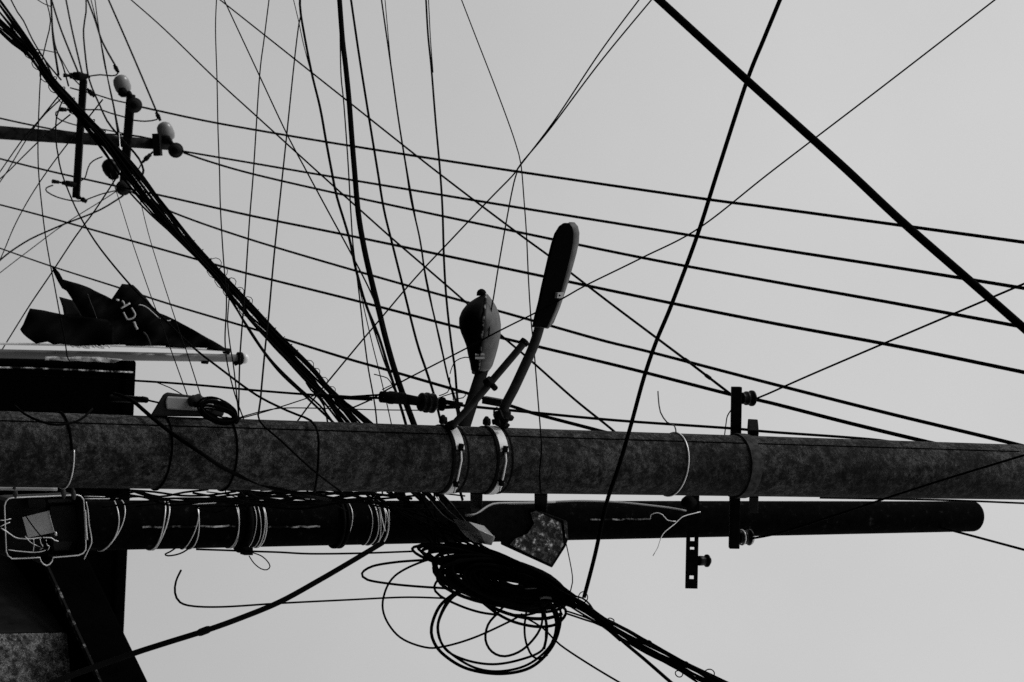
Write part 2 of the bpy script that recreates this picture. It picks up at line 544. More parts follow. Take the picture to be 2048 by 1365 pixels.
for xx in (1483.5, 1498):
    ctr = Pd(xx, 1075.5, DX); rr_ = 14.6 * mpp(1480, 1076, DX)
    ax = (Pd(1506, 1074, DX) - Pd(1477, 1076, DX)).normalized()
    s1 = ax.orthogonal().normalized(); s2 = ax.cross(s1)
    MB().loop([ctr + (s1 * math.cos(a) + s2 * math.sin(a)) * rr_ for a in [i * math.pi / 10 for i in range(20)]], .004).build('wire_groove', 'pale_wire', sp2)
# drilled channel arm on the wooden pole
DY = 9.45
s_ = mpp(1385, 1080, DY)
mb = MB()
def yx(y): return 1386.5 - (y - 985) * 0.02
holes = [(1073, 1083), (1094, 1100), (1151, 1159)]
ys = [985] + [h for q in holes for h in q] + [1177]
for i in range(0, len(ys) - 1):
    a, b = ys[i], ys[i + 1]
    if i % 2 == 0:
        mb.bar(Pd(yx(a), a, DY), Pd(yx(b), b, DY), 24 * s_, .03, Uw)
    else:
        for o_ in (-8.3, 8.3):
            mb.bar(Pd(yx(a) + o_, a, DY), Pd(yx(b) + o_, b, DY), 7.4 * s_, .03, Uw)
o = mb.build('drilled_arm', 'steel', WPT, smooth=False)
spool(1396, 1122, 1421, 1122, DY, WPT, .92, prof=[(0, 10), (.1, 11), (.4, 10.5), (.5, 8), (.6, 10), (.66, 14), (.76, 14), (.85, 9), (.93, 8), (1, 4)])
MB().lathe(Pd(1366, 1005, DY), Pd(1392, 1005, DY), [(0, 8 * s_), (.3, 14 * s_), (.6, 14 * s_), (1, 9 * s_)], 12).build('arm_bolt', 'steel', WPT)
wire('frayed_wire', 'pale frayed wire curling from the drilled arm', 1.9, [(1401, 1024), (1385, 1028), (1365, 1034), (1350, 1048), (1330, 1064), (1322, 1076), (1316, 1095), (1306, 1112)], 9.38, 9.3, material='pale_wire')
wire('frayed_wire', 'short pale frayed wire end curled against the tarred pole', 1.7, [(1352, 1043), (1335, 1041), (1325, 1030), (1314, 1026), (1302, 1030), (1301, 1038)], 9.4, 9.45, material='pale_wire')

# ------------------------------------------------------------------ street lamps
def clamp(x, parent, up_end, lo_start):
    s_ = mpp(x, 917, 8.7)
    b1 = band(cp, x, 18, 3.0, 'galv', up_end, 120, parent, 'clamp_band')
    b2 = band(cp, x, 15, 3.0, 'galv', -120, lo_start, parent, 'clamp_band')
    band(cp, x - 12.5, 5, 2.5, 'steel', -130, 130, parent, 'band_shade')  # dark rings added for the shade beside each clamp band
    band(cp, x + 17, 3, 1.5, 'steel', -130, 130, parent, 'band_shade')
    z = cp.front_z(x)
    pa, pb = cp.pt(z, math.radians(up_end + 8), .012), cp.pt(z, math.radians(lo_start - 12), .022)
    MB().tube([pa, pa.lerp(pb, .33) + Vector((0, -.02, .003)), pa.lerp(pb, .66) + Vector((0, -.02, -.002)), pb], 2.1 * s_, 8).build('clamp_bolt', 'galv', parent)
    for q in (0.06, 0.82):
        c_ = pa.lerp(pb, q) + Vector((0, -.008, 0))
        d_ = (pb - pa).normalized()
        MB().lathe(c_ - d_ * .012, c_ + d_ * .012, [(0, .012), (1, .012)], 6).build('nut', 'steel', parent, smooth=False)
    for a_ in (100, 112):
        c_ = cp.pt(z + (a_ - 106) * .002, math.radians(a_), .012)
        MB().lathe(c_, c_ + Vector((-.03, .01, .012)), [(0, .011), (.5, .014), (1, .008)], 7).build('nut', 'steel', parent)

def lamp_body(parent, ax, rim, names, D, half_depth):
    pass

# bowl lamp
L1 = thing('street_lamp', 'pear shaped street lamp with black bowl and grey housing on short arm', 'street lamp', Pd(930, 850, 8.85))
D1_ = 9.15
rimA, rimB = Vector((957, 742, 0)), Vector((972, 588, 0))
low = [(0, 15), (.08, 18), (.2, 24.5), (.3, 29), (.37, 34), (.45, 41), (.55, 47.5), (.65, 49), (.75, 45), (.85, 35), (.94, 18), (1, 3)]
upr = [(0, 20), (.08, 27), (.2, 31), (.35, 35), (.5, 37), (.62, 36), (.75, 31), (.86, 22), (.94, 12), (1, 3)]
def prof_at(p, t):
    for (a, b), (c, d) in zip(p, p[1:]):
        if a <= t <= c:
            return b + (d - b) * (t - a) / (c - a)
    return p[-1][1]
def half_body(side, prof, wscale, name, material, parent, grow=0.0, n=14, k=26):
    s_ = mpp(960, 660, D1_)
    axis = (rimB - rimA).normalized()
    perp = Vector((-axis.y, axis.x, 0))
    if perp.x * side < 0: perp = -perp
    vs, fs = [], []
    for i in range(k + 1):
        t = i / k
        c2 = rimA.lerp(rimB, t)
        base = Pd(c2.x, c2.y, D1_)
        h = prof_at(prof, t)
        pv = Pd(c2.x + perp.x * h, c2.y + perp.y * h, D1_) - base
        dv = ray(c2.x, c2.y).normalized() * (max(prof_at(low, t), prof_at(upr, t)) * s_ * wscale + grow)
        for j in range(n + 1):
            a = -math.pi / 2 + math.pi * j / n
            vs.append(base + dv * math.sin(a) + pv * math.cos(a))
    for i in range(k):
        for j in range(n):
            fs.append((i * (n + 1) + j, i * (n + 1) + j + 1, (i + 1) * (n + 1) + j + 1, (i + 1) * (n + 1) + j))
    for i in range(k):   # closing face at the rim plane
        fs.append((i * (n + 1), (i + 1) * (n + 1), (i + 1) * (n + 1) + n, i * (n + 1) + n))
    fs.append(tuple(range(n + 1)))
    return MB().add(vs, fs).build(name, material, parent)
half_body(-1, low, 2.2, 'lamp_bowl', 'lens', L1)
hs = half_body(1, upr, 2.2, 'lamp_housing', 'housing', L1)
s_ = mpp(960, 660, D1_)
rimpts = []
for i in range(25):
    t = i / 24
    c2 = rimA.lerp(rimB, t); b_ = Pd(c2.x, c2.y, D1_)
    rimpts.append(b_ - ray(c2.x, c2.y).normalized() * (max(prof_at(low, t), prof_at(upr, t)) * s_ * 2.2 + .002))
MB().tube(rimpts, 2.2 * s_, 6).build('rim', 'crack', L1)
mid_f = rimpts[4]
MB().bar(mid_f + CX * (-9 * s_), mid_f + CX * (9 * s_), 4.5 * s_, .012, CY).build('latch', 'galv', L1, smooth=False)
MB().bar(mid_f + CX * (-9 * s_) + CY * (7 * s_), mid_f + CX * (9 * s_) + CY * (7 * s_), 4 * s_, .012, CY).build('latch', 'galv', L1, smooth=False)
MB().lathe(Pd(963, 592, D1_), Pd(963, 578, D1_), [(0, 10 * s_), (.5, 9.5 * s_), (.8, 7 * s_), (1, 2 * s_)], 12).build('end_knob', 'steel', L1)
MB().bar(Pd(955, 733, D1_), Pd(950, 747, D1_), 16 * s_, .1, CX).build('neck', 'steel', L1, smooth=False, bevel=.005)
wire('arm', None, 25, [(968, 730, 9.15), (957, 765), (944, 805), (931, 845), (925, 866, 8.85)], 9.15, 8.85, parent=L1, material='steel', n=12)
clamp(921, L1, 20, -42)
wire('service_wire', None, 1.8, [(948, 717), (930, 715), (912, 722), (904, 735), (900, 748)], 9.1, 9.1, parent=L1)
# long flat lamp
L2 = thing('street_lamp', 'long flat paddle shaped street lamp on a curved pipe arm', 'street lamp', Pd(1000, 850, 8.7))
D2_ = 8.45
out2 = [(1064, 655), (1069, 634), (1078, 605), (1085, 575), (1093, 545), (1101, 515), (1109, 487), (1117, 466), (1128, 451), (1139, 444.5), (1149, 445), (1156, 453), (1159, 466),
        (1158, 485), (1153, 508), (1147, 530), (1140, 553), (1132, 578), (1124, 601), (1114, 624), (1104, 643), (1096, 658), (1080, 656)]
cx2 = sum(p[0] for p in out2) / len(out2); cy2 = sum(p[1] for p in out2) / len(out2)
def lay(scale, dx, dD):
    return [Pd(cx2 + (x - cx2) * scale + dx, cy2 + (y - cy2) * (1 - (1 - scale) * .35), D2_ + dD) for x, y in out2]
k = len(out2)
layers = [lay(.80, -1.5, -.012), lay(.90, -1, -.004), lay(.985, 0, .02), lay(1.0, 0, .05), lay(.93, 2, .10), lay(.7, 5, .13)]
vs = [p for l in layers for p in l]
fs = [tuple(range(k))] + [tuple(range((len(layers) - 1) * k + k - 1, (len(layers) - 1) * k - 1, -1))]
for q in range(len(layers) - 1):
    fs += [(q * k + (i + 1) % k, q * k + i, (q + 1) * k + i, (q + 1) * k + (i + 1) % k) for i in range(k)]
MB().add(vs, fs).build('lamp_housing', 'housing', L2)
lensp = [(cx2 + (x - cx2) * .84 - 4.5, cy2 + (y - cy2) * .985) for x, y in out2]
MB().prism([Pd(x, y, D2_ - .03) for x, y in lensp], Vector((0, .02, 0))).build('lens_panel', 'lens', L2, smooth=False, bevel=.004)
MB().prism([Pd(x, y, D2_ - .05) for x, y in ((1116, 586), (1128, 585), (1126, 596), (1114, 597))], Vector((0, .02, 0))).build('label_plate', 'print', L2, smooth=False)
MB().lathe(Pd(1119.5, 591.5, D2_ - .052), Pd(1119.5, 591.5, D2_ - .04), [(0, .004), (1, .004)], 8).build('plate_mark', 'seam', L2)
wire('arm', None, 20, [(1082, 640, 8.5), (1077, 662), (1066, 695), (1048, 735), (1027, 780), (1010, 812), (1003, 835, 8.68)], 8.5, 8.68, parent=L2, material='dullgalv', n=14)
MB().lathe(Pd(1002, 852, 8.68), Pd(1011, 822, 8.66), [(0, .03), (.2, .035), (.25, .02), (.5, .022), (.55, .04), (.75, .042), (.8, .026), (1, .024)], 12).build('pipe_collar', 'steel', L2)
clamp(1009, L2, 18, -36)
wire('clamp_tab', None, 4, [(995, 815, 8.6), (988, 822), (990, 832), (998, 835, 8.6)], 8.6, 8.6, parent=L2, material='steel')
for (xa, ya, xb, yb) in ((985, 845, 1000, 842), (1000, 838, 1014, 846), (988, 834, 1004, 828)):
    MB().lathe(Pd(xa, ya, 8.62), Pd(xb, yb, 8.6), [(0, .012), (.6, .012), (.62, .019), (1, .019)], 7).build('clamp_nut', 'steel', L2, smooth=False)
# empty bracket pipe
L3 = thing('bracket_pipe', 'bare straight bracket pipe without a lamp, crossing the two lamp arms', 'pipe', Pd(912, 850, 8.6))
wire('pipe', None, 15, [(1049, 684, 8.4), (1035, 702), (990, 755), (945, 808), (905, 852, 8.6)], 8.4, 8.6, parent=L3, material='dullgalv', n=14)
MB().lathe(Pd(1046, 688, 8.4), Pd(1051, 682, 8.4), [(0, .019), (1, .019)], 12).build('pipe_lip', 'steel', L3)
MB().lathe(Pd(984, 770, 8.44), Pd(991, 778, 8.42), [(0, .012), (1, .012)], 8).build('nut', 'steel', L3)
MB().lathe(Pd(972, 768, 8.44), Pd(982, 760, 8.42), [(0, .018), (1, .018)], 8).build('pipe_collar', 'steel', L3)
MB().bar(Pd(968, 800, 9.0), Pd(1006, 807, 8.9), 12 * mpp(990, 800, 9), .03, Uw).build('brace', 'dullgalv', L2, smooth=False)
MB().tube([Pd(905, 850, 8.6), Pd(898, 853, 8.68)], .02, 8).build('pipe_foot', 'steel', L3)

# ------------------------------------------------------------------ far pole with cross arms
DF = 30.0
fp = Pole(0, 265.5, 27, 340, 291, 20, DF)
FPT = thing('distribution_pole', 'slender distant pole with two crossarms, disc insulators and switches', 'pole', fp.at(0)[0])
fp.shaft(MB(), Pd(342, 291, DF).z, n=20).build('shaft', 'farwood', FPT)
sF = mpp(200, 250, DF)
MB().bar(Pd(167, 160, DF - .15), Pd(152, 396, DF - .15), 13 * sF, .1, Uw).build('crossarm', 'steel', FPT, smooth=False)
MB().bar(Pd(262, 190, DF - .15), Pd(247, 378, DF - .15), 16 * sF, .1, Uw).build('crossarm', 'steel', FPT, smooth=False)
MB().bar(Pd(313, 268, DF - .12), Pd(316, 312, DF - .12), 14 * sF, .2, Uw).build('top_clamp', 'steel', FPT, smooth=False)
def drum(x0, y0, x1, y1, D=DF, material='porcelain'):
    prof = [(0, 3), (.05, 9), (.15, 14), (.35, 16.5), (.6, 16.5), (.75, 14), (.8, 10), (.82, 7), (1, 5)]
    o_ = MB().lathe(Pd(x0, y0, D), Pd(x1, y1, D + .1), [(t, r * sF) for t, r in prof], 20).build('insulator', material, FPT)
    MB().lathe(Pd(x0 + (x1 - x0) * .62 - 7, y0 + (y1 - y0) * .62 + 3, D - .06), Pd(x1 - 1, y1, D - .02), [(0, 5 * sF), (.3, 10 * sF), (.7, 9 * sF), (1, 4 * sF)], 14).build('drum_shade', 'steel', o_)  # dark piece added for the drum's shaded lower side
    return o_
drum(237, 152, 253, 192)
drum(324, 246, 341, 288)
drum(212, 322, 234, 356, material='brown_porcelain')
def disc(x, y, D=DF - .35):
    c_ = Pd(x, y, D)
    ax = -ray(x, y).normalized()
    prof = [(0, 4), (.1, 13), (.45, 15.5), (.55, 15.5), (.6, 14), (.62, 11.5), (.7, 12), (.72, 8), (.8, 7), (1, 4)]
    o_ = MB().lathe(c_ - ax * .05, c_ + ax * .05, [(t, r * sF) for t, r in prof], 24).build('disc_insulator', 'darkplastic', FPT)
    MB().lathe(c_ + ax * .02, c_ + ax * .09, [(0, 8 * sF), (.5, 7 * sF), (1, 4 * sF)], 14).build('disc_cap', 'steel', o_)
    return o_
disc(269, 211); disc(351.5, 301); disc(247, 376)
MB().lathe(Pd(258, 186, DF - .1), Pd(266, 200, DF - .3), [(0, 5 * sF), (1, 4 * sF)], 8).build('shackle', 'steel', FPT)
MB().lathe(Pd(338, 280, DF - .1), Pd(349, 296, DF - .3), [(0, 5 * sF), (1, 4 * sF)], 8).build('shackle', 'steel', FPT)
def switch(x0, y0, x1, y1, rs):
    n_ = len(rs)
    pr = []
    for i, r in enumerate(rs):
        pr += [((i + .02) / n_, r * sF), ((i + .98) / n_, r * sF)]
    return MB().lathe(Pd(x0, y0, DF - .25), Pd(x1, y1, DF - .25), pr, 10).build('fuse_switch', 'steel', FPT)
switch(127, 151, 180, 154, [4, 3, 6, 8, 9, 7, 6, 3])
switch(120, 219, 158, 222, [4.5, 4, 2, 5, 6, 6])
switch(104, 363, 152, 370, [4, 3.5, 2, 4, 6, 6, 4])
switch(154, 393, 173, 404, [5, 3, 5, 4])
switch(174, 178, 189, 194, [3, 5, 5, 3])
switch(228, 130, 237, 146, [3, 4.5, 4, 3])
switch(312, 225, 321, 242, [3, 4.5, 4, 3])
switch(306, 304, 285, 325, [2, 4, 5, 3])
J = lambda pts, px=2.4: wire('jumper_wire', None, px, pts, DF - .2, parent=FPT, step=8)
J([(178, 153), (200, 150), (222, 152), (233, 150), (238, 142)])
J([(140, 176), (155, 180), (190, 189), (225, 200), (262, 208)])
J([(165, 219), (180, 220), (200, 220), (225, 228), (247, 234), (262, 240), (290, 243), (312, 240), (319, 234)])
J([(120, 222), (112, 225), (114, 236), (130, 244), (158, 252), (200, 258), (260, 270), (305, 278)])
J([(106, 371), (93, 376), (94, 384), (115, 395), (145, 402), (165, 402), (180, 397), (205, 388), (240, 380)])
J([(160, 363), (170, 356), (174, 343), (180, 328), (192, 319), (205, 314)])
J([(285, 325), (279, 335), (274, 344)])

# ------------------------------------------------------------------ power lines between the poles
PL = 'long bare power line running from the distant pole overhead'
pg = 'parallel bare power lines'
wire('power_line', 'power line tied to the disc insulator on the distant crossarm', 6, [(285, 215), (400, 240), (512, 260.5), (700, 292), (1024, 342), (1400, 397), (1536, 415), (1800, 451), (2048, 485)], DF - .4, 13, None, 'power line')
wire('power_line', 'upper of two power lines fanning out from the distant pole top disc', 6, [(366, 303), (512, 328), (700, 360), (1024, 413.5), (1300, 458), (1536, 496), (1800, 537), (2048, 577)], DF - .4, 12.5, None, 'power line')
wire('power_line', 'lower of two power lines fanning out from the distant pole top disc', 6, [(368, 306), (420, 324), (512, 350), (700, 393), (1024, 462), (1300, 519), (1536, 562), (1800, 609), (2048, 655)], DF - .4, 12.3, None, 'power line')
wire('power_line', 'power line passing the lower disc insulator of the distant crossarm', 6, [(0, 318), (92, 341), (225, 371), (325, 392), (512, 434), (700, 472), (1024, 540), (1300, 598), (1536, 645), (1800, 694), (2048, 745)], DF + 4, 12, None, 'power line')
wire('power_line', 'bare power line that slips behind the concrete pole top', 6, [(255, 380), (350, 427), (512, 483), (760, 556), (1024, 630), (1200, 680), (1306, 706), (1536, 766), (1780, 828), (2036, 890), (2200, 935)], DF, 10.2, None, 'power line')
wire('power_line', 'bare power line passing the crossarm insulator', 6, [(0, 410), (92, 434), (270, 484), (400, 521), (512, 552), (720, 604), (920, 656), (1069, 692), (1260, 738), (1468, 791), (1536, 805), (1700, 847), (1870, 888), (2010, 920)], DF, 9.4, None, 'power line')
wire('power_line', 'bare power line crossing behind the black flag', 5, [(0, 497), (100, 532), (235, 575), (350, 612), (512, 660), (580, 682), (692, 717), (780, 742), (945, 790), (1024, 813), (1070, 828), (1199, 862), (1300, 890)], DF, 9.2, None, 'power line')
wire('power_line', 'short power line entering the distant pole from below', 4, [(0, 237), (60, 250), (150, 266), (260, 271), (307, 280)], DF + 5, DF - .1, None, 'power line')
wire('power_line', 'bare power line leaving the tarred pole top', 5, [(1880, 1056), (1906, 1062), (2048, 1100)], 9.6, 8.6, None, 'power line')
wire('power_line', 'power line from lower crossarm insulator across the concrete pole', 3.8, [(1500, 1078, 8.9), (1560, 1066), (1680, 1028), (1766, 999, 8.55), (1900, 956), (2048, 911)], 8.9, 7.6, None, 'power line')
wire('power_line', 'bare power line in the slit between the two pole tops', 4, [(1640, 996), (1760, 998), (1900, 1001), (2048, 1007)], 9.2, 9.0, None, 'power line')
wire('power_line', 'thin power line rising from the upper crossarm insulator', 4.2, [(1506, 800), (1536, 788), (1640, 742), (1905, 629), (2048, 568)], 8.93, 7.0, None, 'power line')

# feeders that come to the distant pole
fl = 'bare feeder line ending at the distant pole'
fg = 'feeders of the distant pole'
wire('feeder_line', fl, 4, [(103, 0), (122, 60), (157, 147)], DF + 2, DF - .2, fg, 'power line')
wire('feeder_line', fl, 4, [(175, 0), (190, 40), (205, 85), (232, 134)], DF + 2, DF - .1, fg, 'power line')
wire('feeder_line', fl, 4, [(217, 0), (265, 110), (315, 228)], DF + 2, DF - .1, fg, 'power line')
wire('feeder_line', 'slightly wavy feeder dropping past the distant crossarms', 3.2, [(172, 0), (172, 25), (167, 60), (170, 105), (177, 155), (190, 190), (200, 212), (214, 242), (234, 268), (258, 294), (278, 318), (287, 341), (283, 352)], 26, 17, None, 'power line')
wl = 'thin drop wire hanging past the distant pole'
wg = 'thin drop wires by the distant pole'
for px, pts, d0, d1 in (
    (2.6, [(22, 0), (35, 25), (47, 42), (65, 80), (85, 113), (100, 134), (122, 160)], 19, 16.5),
    (1.6, [(75, 0), (88, 8), (103, 14)], 22, 22),
    (3.4, [(102, 0), (104, 45), (106, 75), (110, 105), (117, 150)], 22, 16.5),
    (2.6, [(104, 45), (109, 85), (116, 108), (124, 127), (131, 150), (137, 172)], 22, 16.5),
    (2.0, [(116, 106), (130, 132), (142, 152), (160, 171)], 20, 17),
    (1.8, [(70, 99), (90, 101), (116, 107)], 17, 20),
    (3.0, [(132, 0), (145, 65), (165, 150)], 33, DF),
    (2.2, [(182, 0), (192, 40), (205, 100), (215, 155), (222, 190), (228, 218), (236, 268)], 25, 15),
    (2.2, [(190, 0), (195, 40), (207, 118), (216, 160), (224, 195), (233, 240), (240, 275)], 25, 15),
    (2.4, [(116, 194), (75, 245), (47, 277), (2, 341), (0, 344)], 16.4, 22),
    (2.2, [(120, 200), (80, 240), (40, 300), (16, 341), (0, 364)], 16.4, 22),
    (2.2, [(140, 230), (97, 265), (60, 300), (19, 341), (0, 358)], 16.2, 22),
    (2.2, [(205, 200), (136, 287), (95, 342), (60, 395), (30, 450), (8, 502), (0, 520)], 16, 24),
):
    wire('drop_wire', wl, px, pts, d0, d1, wg)
wire('drop_wire', 'thin drop wire that runs down across flag and flagpole', 2.2, [(92, 0), (101, 42), (94, 78), (86, 112), (82, 145), (79, 190), (76, 280), (77, 341), (82, 398), (90, 466), (100, 526), (107, 561), (119, 626), (130, 682), (134, 712), (139, 722)], 16, 14)
wire('drop_wire', 'thin straight wire from the bundle past the flag tip down to the flagpole', 2.6, [(240, 345), (232, 357), (190, 421), (150, 475), (100, 551), (60, 610), (15, 682), (0, 707)], 15, 19)
wire('drop_wire', 'grey slanting wire below the distant pole', 2, [(245, 375), (205, 401), (130, 448), (60, 500), (0, 546)], DF - .3, 34, material='grey_cable')
wire('drop_wire', 'sagging jumper curve below the distant disc insulator', 2.8, [(246, 392), (215, 412), (185, 427), (130, 448), (95, 463), (60, 479), (22, 503), (0, 521)], DF - .3, 33)
wire('drop_wire', 'pale upright wire by the distant crossarm', 2, [(238, 266), (240, 300), (240, 345)], 15, 14.8, material='pale_wire')

# ------------------------------------------------------------------ drop cables that come in from the side
SL = 'slim span wire slanting across the open sky'
sg = 'slim slanting span wires'
wire('span_wire', SL, 3, [(262, 0), (330, 60), (431, 158), (512, 232), (632, 341), (720, 420), (785, 478), (850, 534), (935, 608), (1001, 670), (1061, 721), (1150, 800), (1229, 864), (1262, 900)], 20, 9.0, sg)
wire('span_wire', 'span wire with two small splices ending at the upper crossarm insulator', 3.2, [(440, 0), (512, 57), (692, 200), (870, 341), (1024, 458), (1099, 513), (1144, 548), (1230, 614), (1314, 677), (1374, 722), (1416, 754), (1459, 787)], 20, 9.0)
for x, y in ((1374, 722), (1416, 754)):
    o = MB().lathe(Pd(x - 7, y - 5, 9.2), Pd(x + 7, y + 5, 9.2), [(0, .004), (.2, .009), (.8, .009), (1, .004)], 8).build('wire_splice', 'steel')
    tag(o, 'small black splice on the span wire before the crossarm', 'splice', 'span wire splices')
wire('span_wire', 'slim wire meeting the twin cable halfway', 2.6, [(448, 0), (512, 137), (572, 265), (612, 341), (660, 430), (704, 511), (742, 586), (762, 640), (775, 690)], 14, 9.9)
dl = 'thin wavy drop wire hanging to the terminal box'
dg = 'drop wires to the terminal box'
wire('drop_wire', 'long wavy drop wire reaching down to the small coil tie', 2.2, [(433, 0), (431, 60), (434, 160), (436, 260), (439, 341), (441, 420), (447, 520), (453, 600), (450, 680), (455, 730), (470, 790), (487, 838)], 12, 8.7)
wire('drop_wire', 'short drop wire from the lashed bundle to the small coil tie', 2.2, [(455, 560), (458, 600), (455, 640), (460, 690), (468, 740), (478, 838)], 11, 8.7)
wire('drop_wire', 'straight drop wire passing the flagpole ball to the small coil tie', 2.4, [(538, 0), (528, 80), (519, 155), (507, 341), (499, 441), (490, 578), (482, 682), (479, 735), (477, 836)], 12, 8.7)
wire('drop_wire', 'wire that forks from the twin cable down to the concrete pole', 2.8, [(603, 30), (598, 47), (589, 120), (574, 265), (566, 341), (549, 503), (537, 636), (531, 690), (521, 800), (519, 842, 8.58), (560, 880, 8.5), (625, 940, 8.5), (690, 990)], 13, 8.6)
wire('twin_cable', 'stout twisted twin cable that forks near its top', 6, [(600, 0), (602, 32), (622, 140), (640, 215), (652, 282), (663, 341), (674, 395), (698, 475), (712, 540), (732, 610), (757, 672), (775, 730), (792, 785), (812, 850), (850, 1000)], 14, 9.6, None, 'cable')
wire('span_wire', 'hair thin wire joining the twin cable', 1.6, [(587, 0), (598, 46), (606, 85), (621, 142)], 14, 13)
wire('service_cable', 'thickest black cable dropping steeply behind the concrete pole', 11.5, [(679, 0), (685, 80), (691, 130), (698, 200), (704, 280), (709, 341), (717, 430), (729, 500), (743, 562), (758, 622), (770, 672), (786, 730), (806, 790), (829, 852), (870, 960), (890, 1010)], 12, 9.6, None, 'cable', n=10)
tl = 'thin wire running close beside the thickest black cable'
tg = 'thin companions of the thickest cable'
wire('span_wire', tl, 2.6, [(680, 60), (682, 150), (687, 200), (693, 280), (697, 341), (702, 430), (706, 490), (713, 545), (722, 620), (729, 682), (737, 740), (748, 800), (754, 850), (765, 990)], 12, 9.5, tg)
wire('span_wire', tl, 2.0, [(712, 540), (722, 590), (743, 682), (760, 750), (783, 850), (810, 990)], 11, 9.5, tg)
wire('span_wire', tl, 3.0, [(716, 550), (735, 620), (752, 672), (768, 722), (783, 760), (800, 800)], 10.8, 9.7, tg)
wire('service_cable', 'medium black cable next to the thickest one', 5.5, [(702, 0), (718, 110), (733, 205), (755, 341), (768, 420), (785, 490), (805, 570), (833, 682), (852, 740), (868, 790), (884, 852), (925, 1000)], 12, 9.6, None, 'cable')
wire('span_wire', 'forked thin pair at the open sky, darker strand', 3.2, [(763, 0), (770, 50), (783, 140), (797, 240), (813, 341), (822, 400), (840, 480), (852, 560), (870, 640), (880, 682), (897, 760), (911, 800), (917, 846)], 12, 8.9)
wire('span_wire', 'forked thin pair at the open sky, finer strand', 1.8, [(770, 0), (780, 110), (785, 150), (798, 242), (815, 345), (832, 440), (848, 530), (862, 600), (878, 680), (900, 770), (915, 830)], 12, 8.9)
wire('service_cable', 'lone cable hanging to the bowl lamp arm', 4.6, [(852, 0), (856, 70), (863, 140), (871, 240), (880, 341), (885, 420), (888, 520), (893, 600), (902, 682), (910, 740), (914, 790), (921, 848)], 12, 8.9, None, 'cable')
wire('span_wire', 'fine strand beside the lone lamp cable', 1.8, [(857, 0), (861, 80), (866, 145)], 12, 11.3)
wire('drop_wire', 'thin kinked wire falling across the concrete pole to a bracket', 2.3, [(923, 0), (950, 70), (985, 160), (1015, 240), (1032, 290), (1042, 330), (1048, 400), (1053, 470), (1057, 560), (1062, 640), (1068, 700), (1076, 800), (1081, 862, 8.6), (1083, 900, 8.52), (1079, 950, 8.54), (1083, 990)], 11, 8.66)
pl2 = 'one of two fine wires crossing near the sky edge'
wire('span_wire', pl2, 2.6, [(1278, 0), (1200, 105), (1110, 240), (1040, 332), (1024, 353), (977, 401), (889, 494), (849, 536), (809, 581), (767, 631), (722, 684), (659, 760), (628, 798), (594, 844)], 9.5, 9.0, 'fine crossing wires')
wire('span_wire', pl2, 2.6, [(1303, 0), (1200, 125), (1100, 258), (1042, 328), (1034, 345), (1023, 388), (999, 521), (987, 596), (983, 617), (977, 674)], 9.5, 8.95, 'fine crossing wires')
wire('span_wire', 'long fine wire kinked where it crosses the steep black cable', 2.8, [(1990, 0), (1770, 170), (1546, 341), (1399, 456), (1284, 516), (1174, 570), (1126, 597), (1069, 627), (1003, 660), (933, 697), (822, 754), (774, 780), (737, 802), (700, 818)], 7.5, 8.75)
wire('drop_wire', 'low fine wire from the guy to the small coil', 2.0, [(640, 786), (622, 794), (565, 813), (512, 829), (478, 838)], 9.0, 8.62)
wire('drop_wire', 'fine horizontal wire between small coil and ribbed insulator', 1.9, [(478, 836), (512, 826), (560, 817), (640, 817), (750, 820), (842, 821)], 8.62, 8.9)
wire('service_cable', 'very thick black cable crossing the empty upper sky', 17, [(1318, 0), (1493, 160), (1680, 328), (1800, 440), (1935, 558), (2048, 657)], 7.5, 6.3, None, 'cable', n=12)
wire('service_cable', 'steep black cable passing in front of both poles', 8.5, [(1560, 0), (1527, 80), (1493, 165), (1436, 341), (1395, 470), (1343, 610), (1313, 682), (1288, 755), (1262, 850), (1237, 935), (1212, 1010), (1190, 1110), (1168, 1195)], 7.6, 8.35, None, 'cable', n=8)
wire('drop_cable', 'sagging cable that passes the flag and wraps the concrete pole', 4, [(126, 200), (113, 235), (112, 280), (116, 310), (123, 345), (144, 400), (165, 442), (200, 497), (262, 572), (320, 630), (385, 694), (437, 735), (512, 790), (575, 822), (622, 842, 8.64), (636, 868, 8.52), (637, 900, 8.5), (636, 932, 8.5), (633, 960, 8.55), (630, 984)], 15, 8.66, None, 'cable')
wire('drop_wire', 'hair thin wire falling across the flag to the wedge box', 1.7, [(220, 346), (240, 406), (265, 486), (302, 593), (318, 635), (340, 695), (376, 795)], 14, 8.7, 'hair thin wires to the wedge box')
wire('drop_wire', 'hair thin wire falling across the flag to the wedge box', 1.7, [(280, 398), (302, 486), (351, 640), (372, 700), (404, 800)], 14, 8.7, 'hair thin wires to the wedge box')
wire('drop_cable', 'black cable lying diagonally over the concrete pole', 8, [(228, 788, 8.9), (262, 800), (300, 832, 8.62), (345, 868), (400, 905, 8.5), (450, 938), (520, 968), (600, 990, 8.7), (660, 1000)], 8.9, 9.2, None, 'cable', n=8)
wire('drop_cable', 'slack black loop hanging on the side of concrete pole', 5, [(30, 812, 8.66), (50, 829, 8.58), (80, 843, 8.53), (110, 850, 8.51), (140, 847, 8.53), (165, 837, 8.57), (185, 818, 8.66)], 8.66, 8.66, None, 'cable')
wire('drop_wire', 'thin wire dropping from guy line onto the wedge box', 1.8, [(315, 766), (340, 776), (365, 790), (378, 800)], 8.9, 8.72)

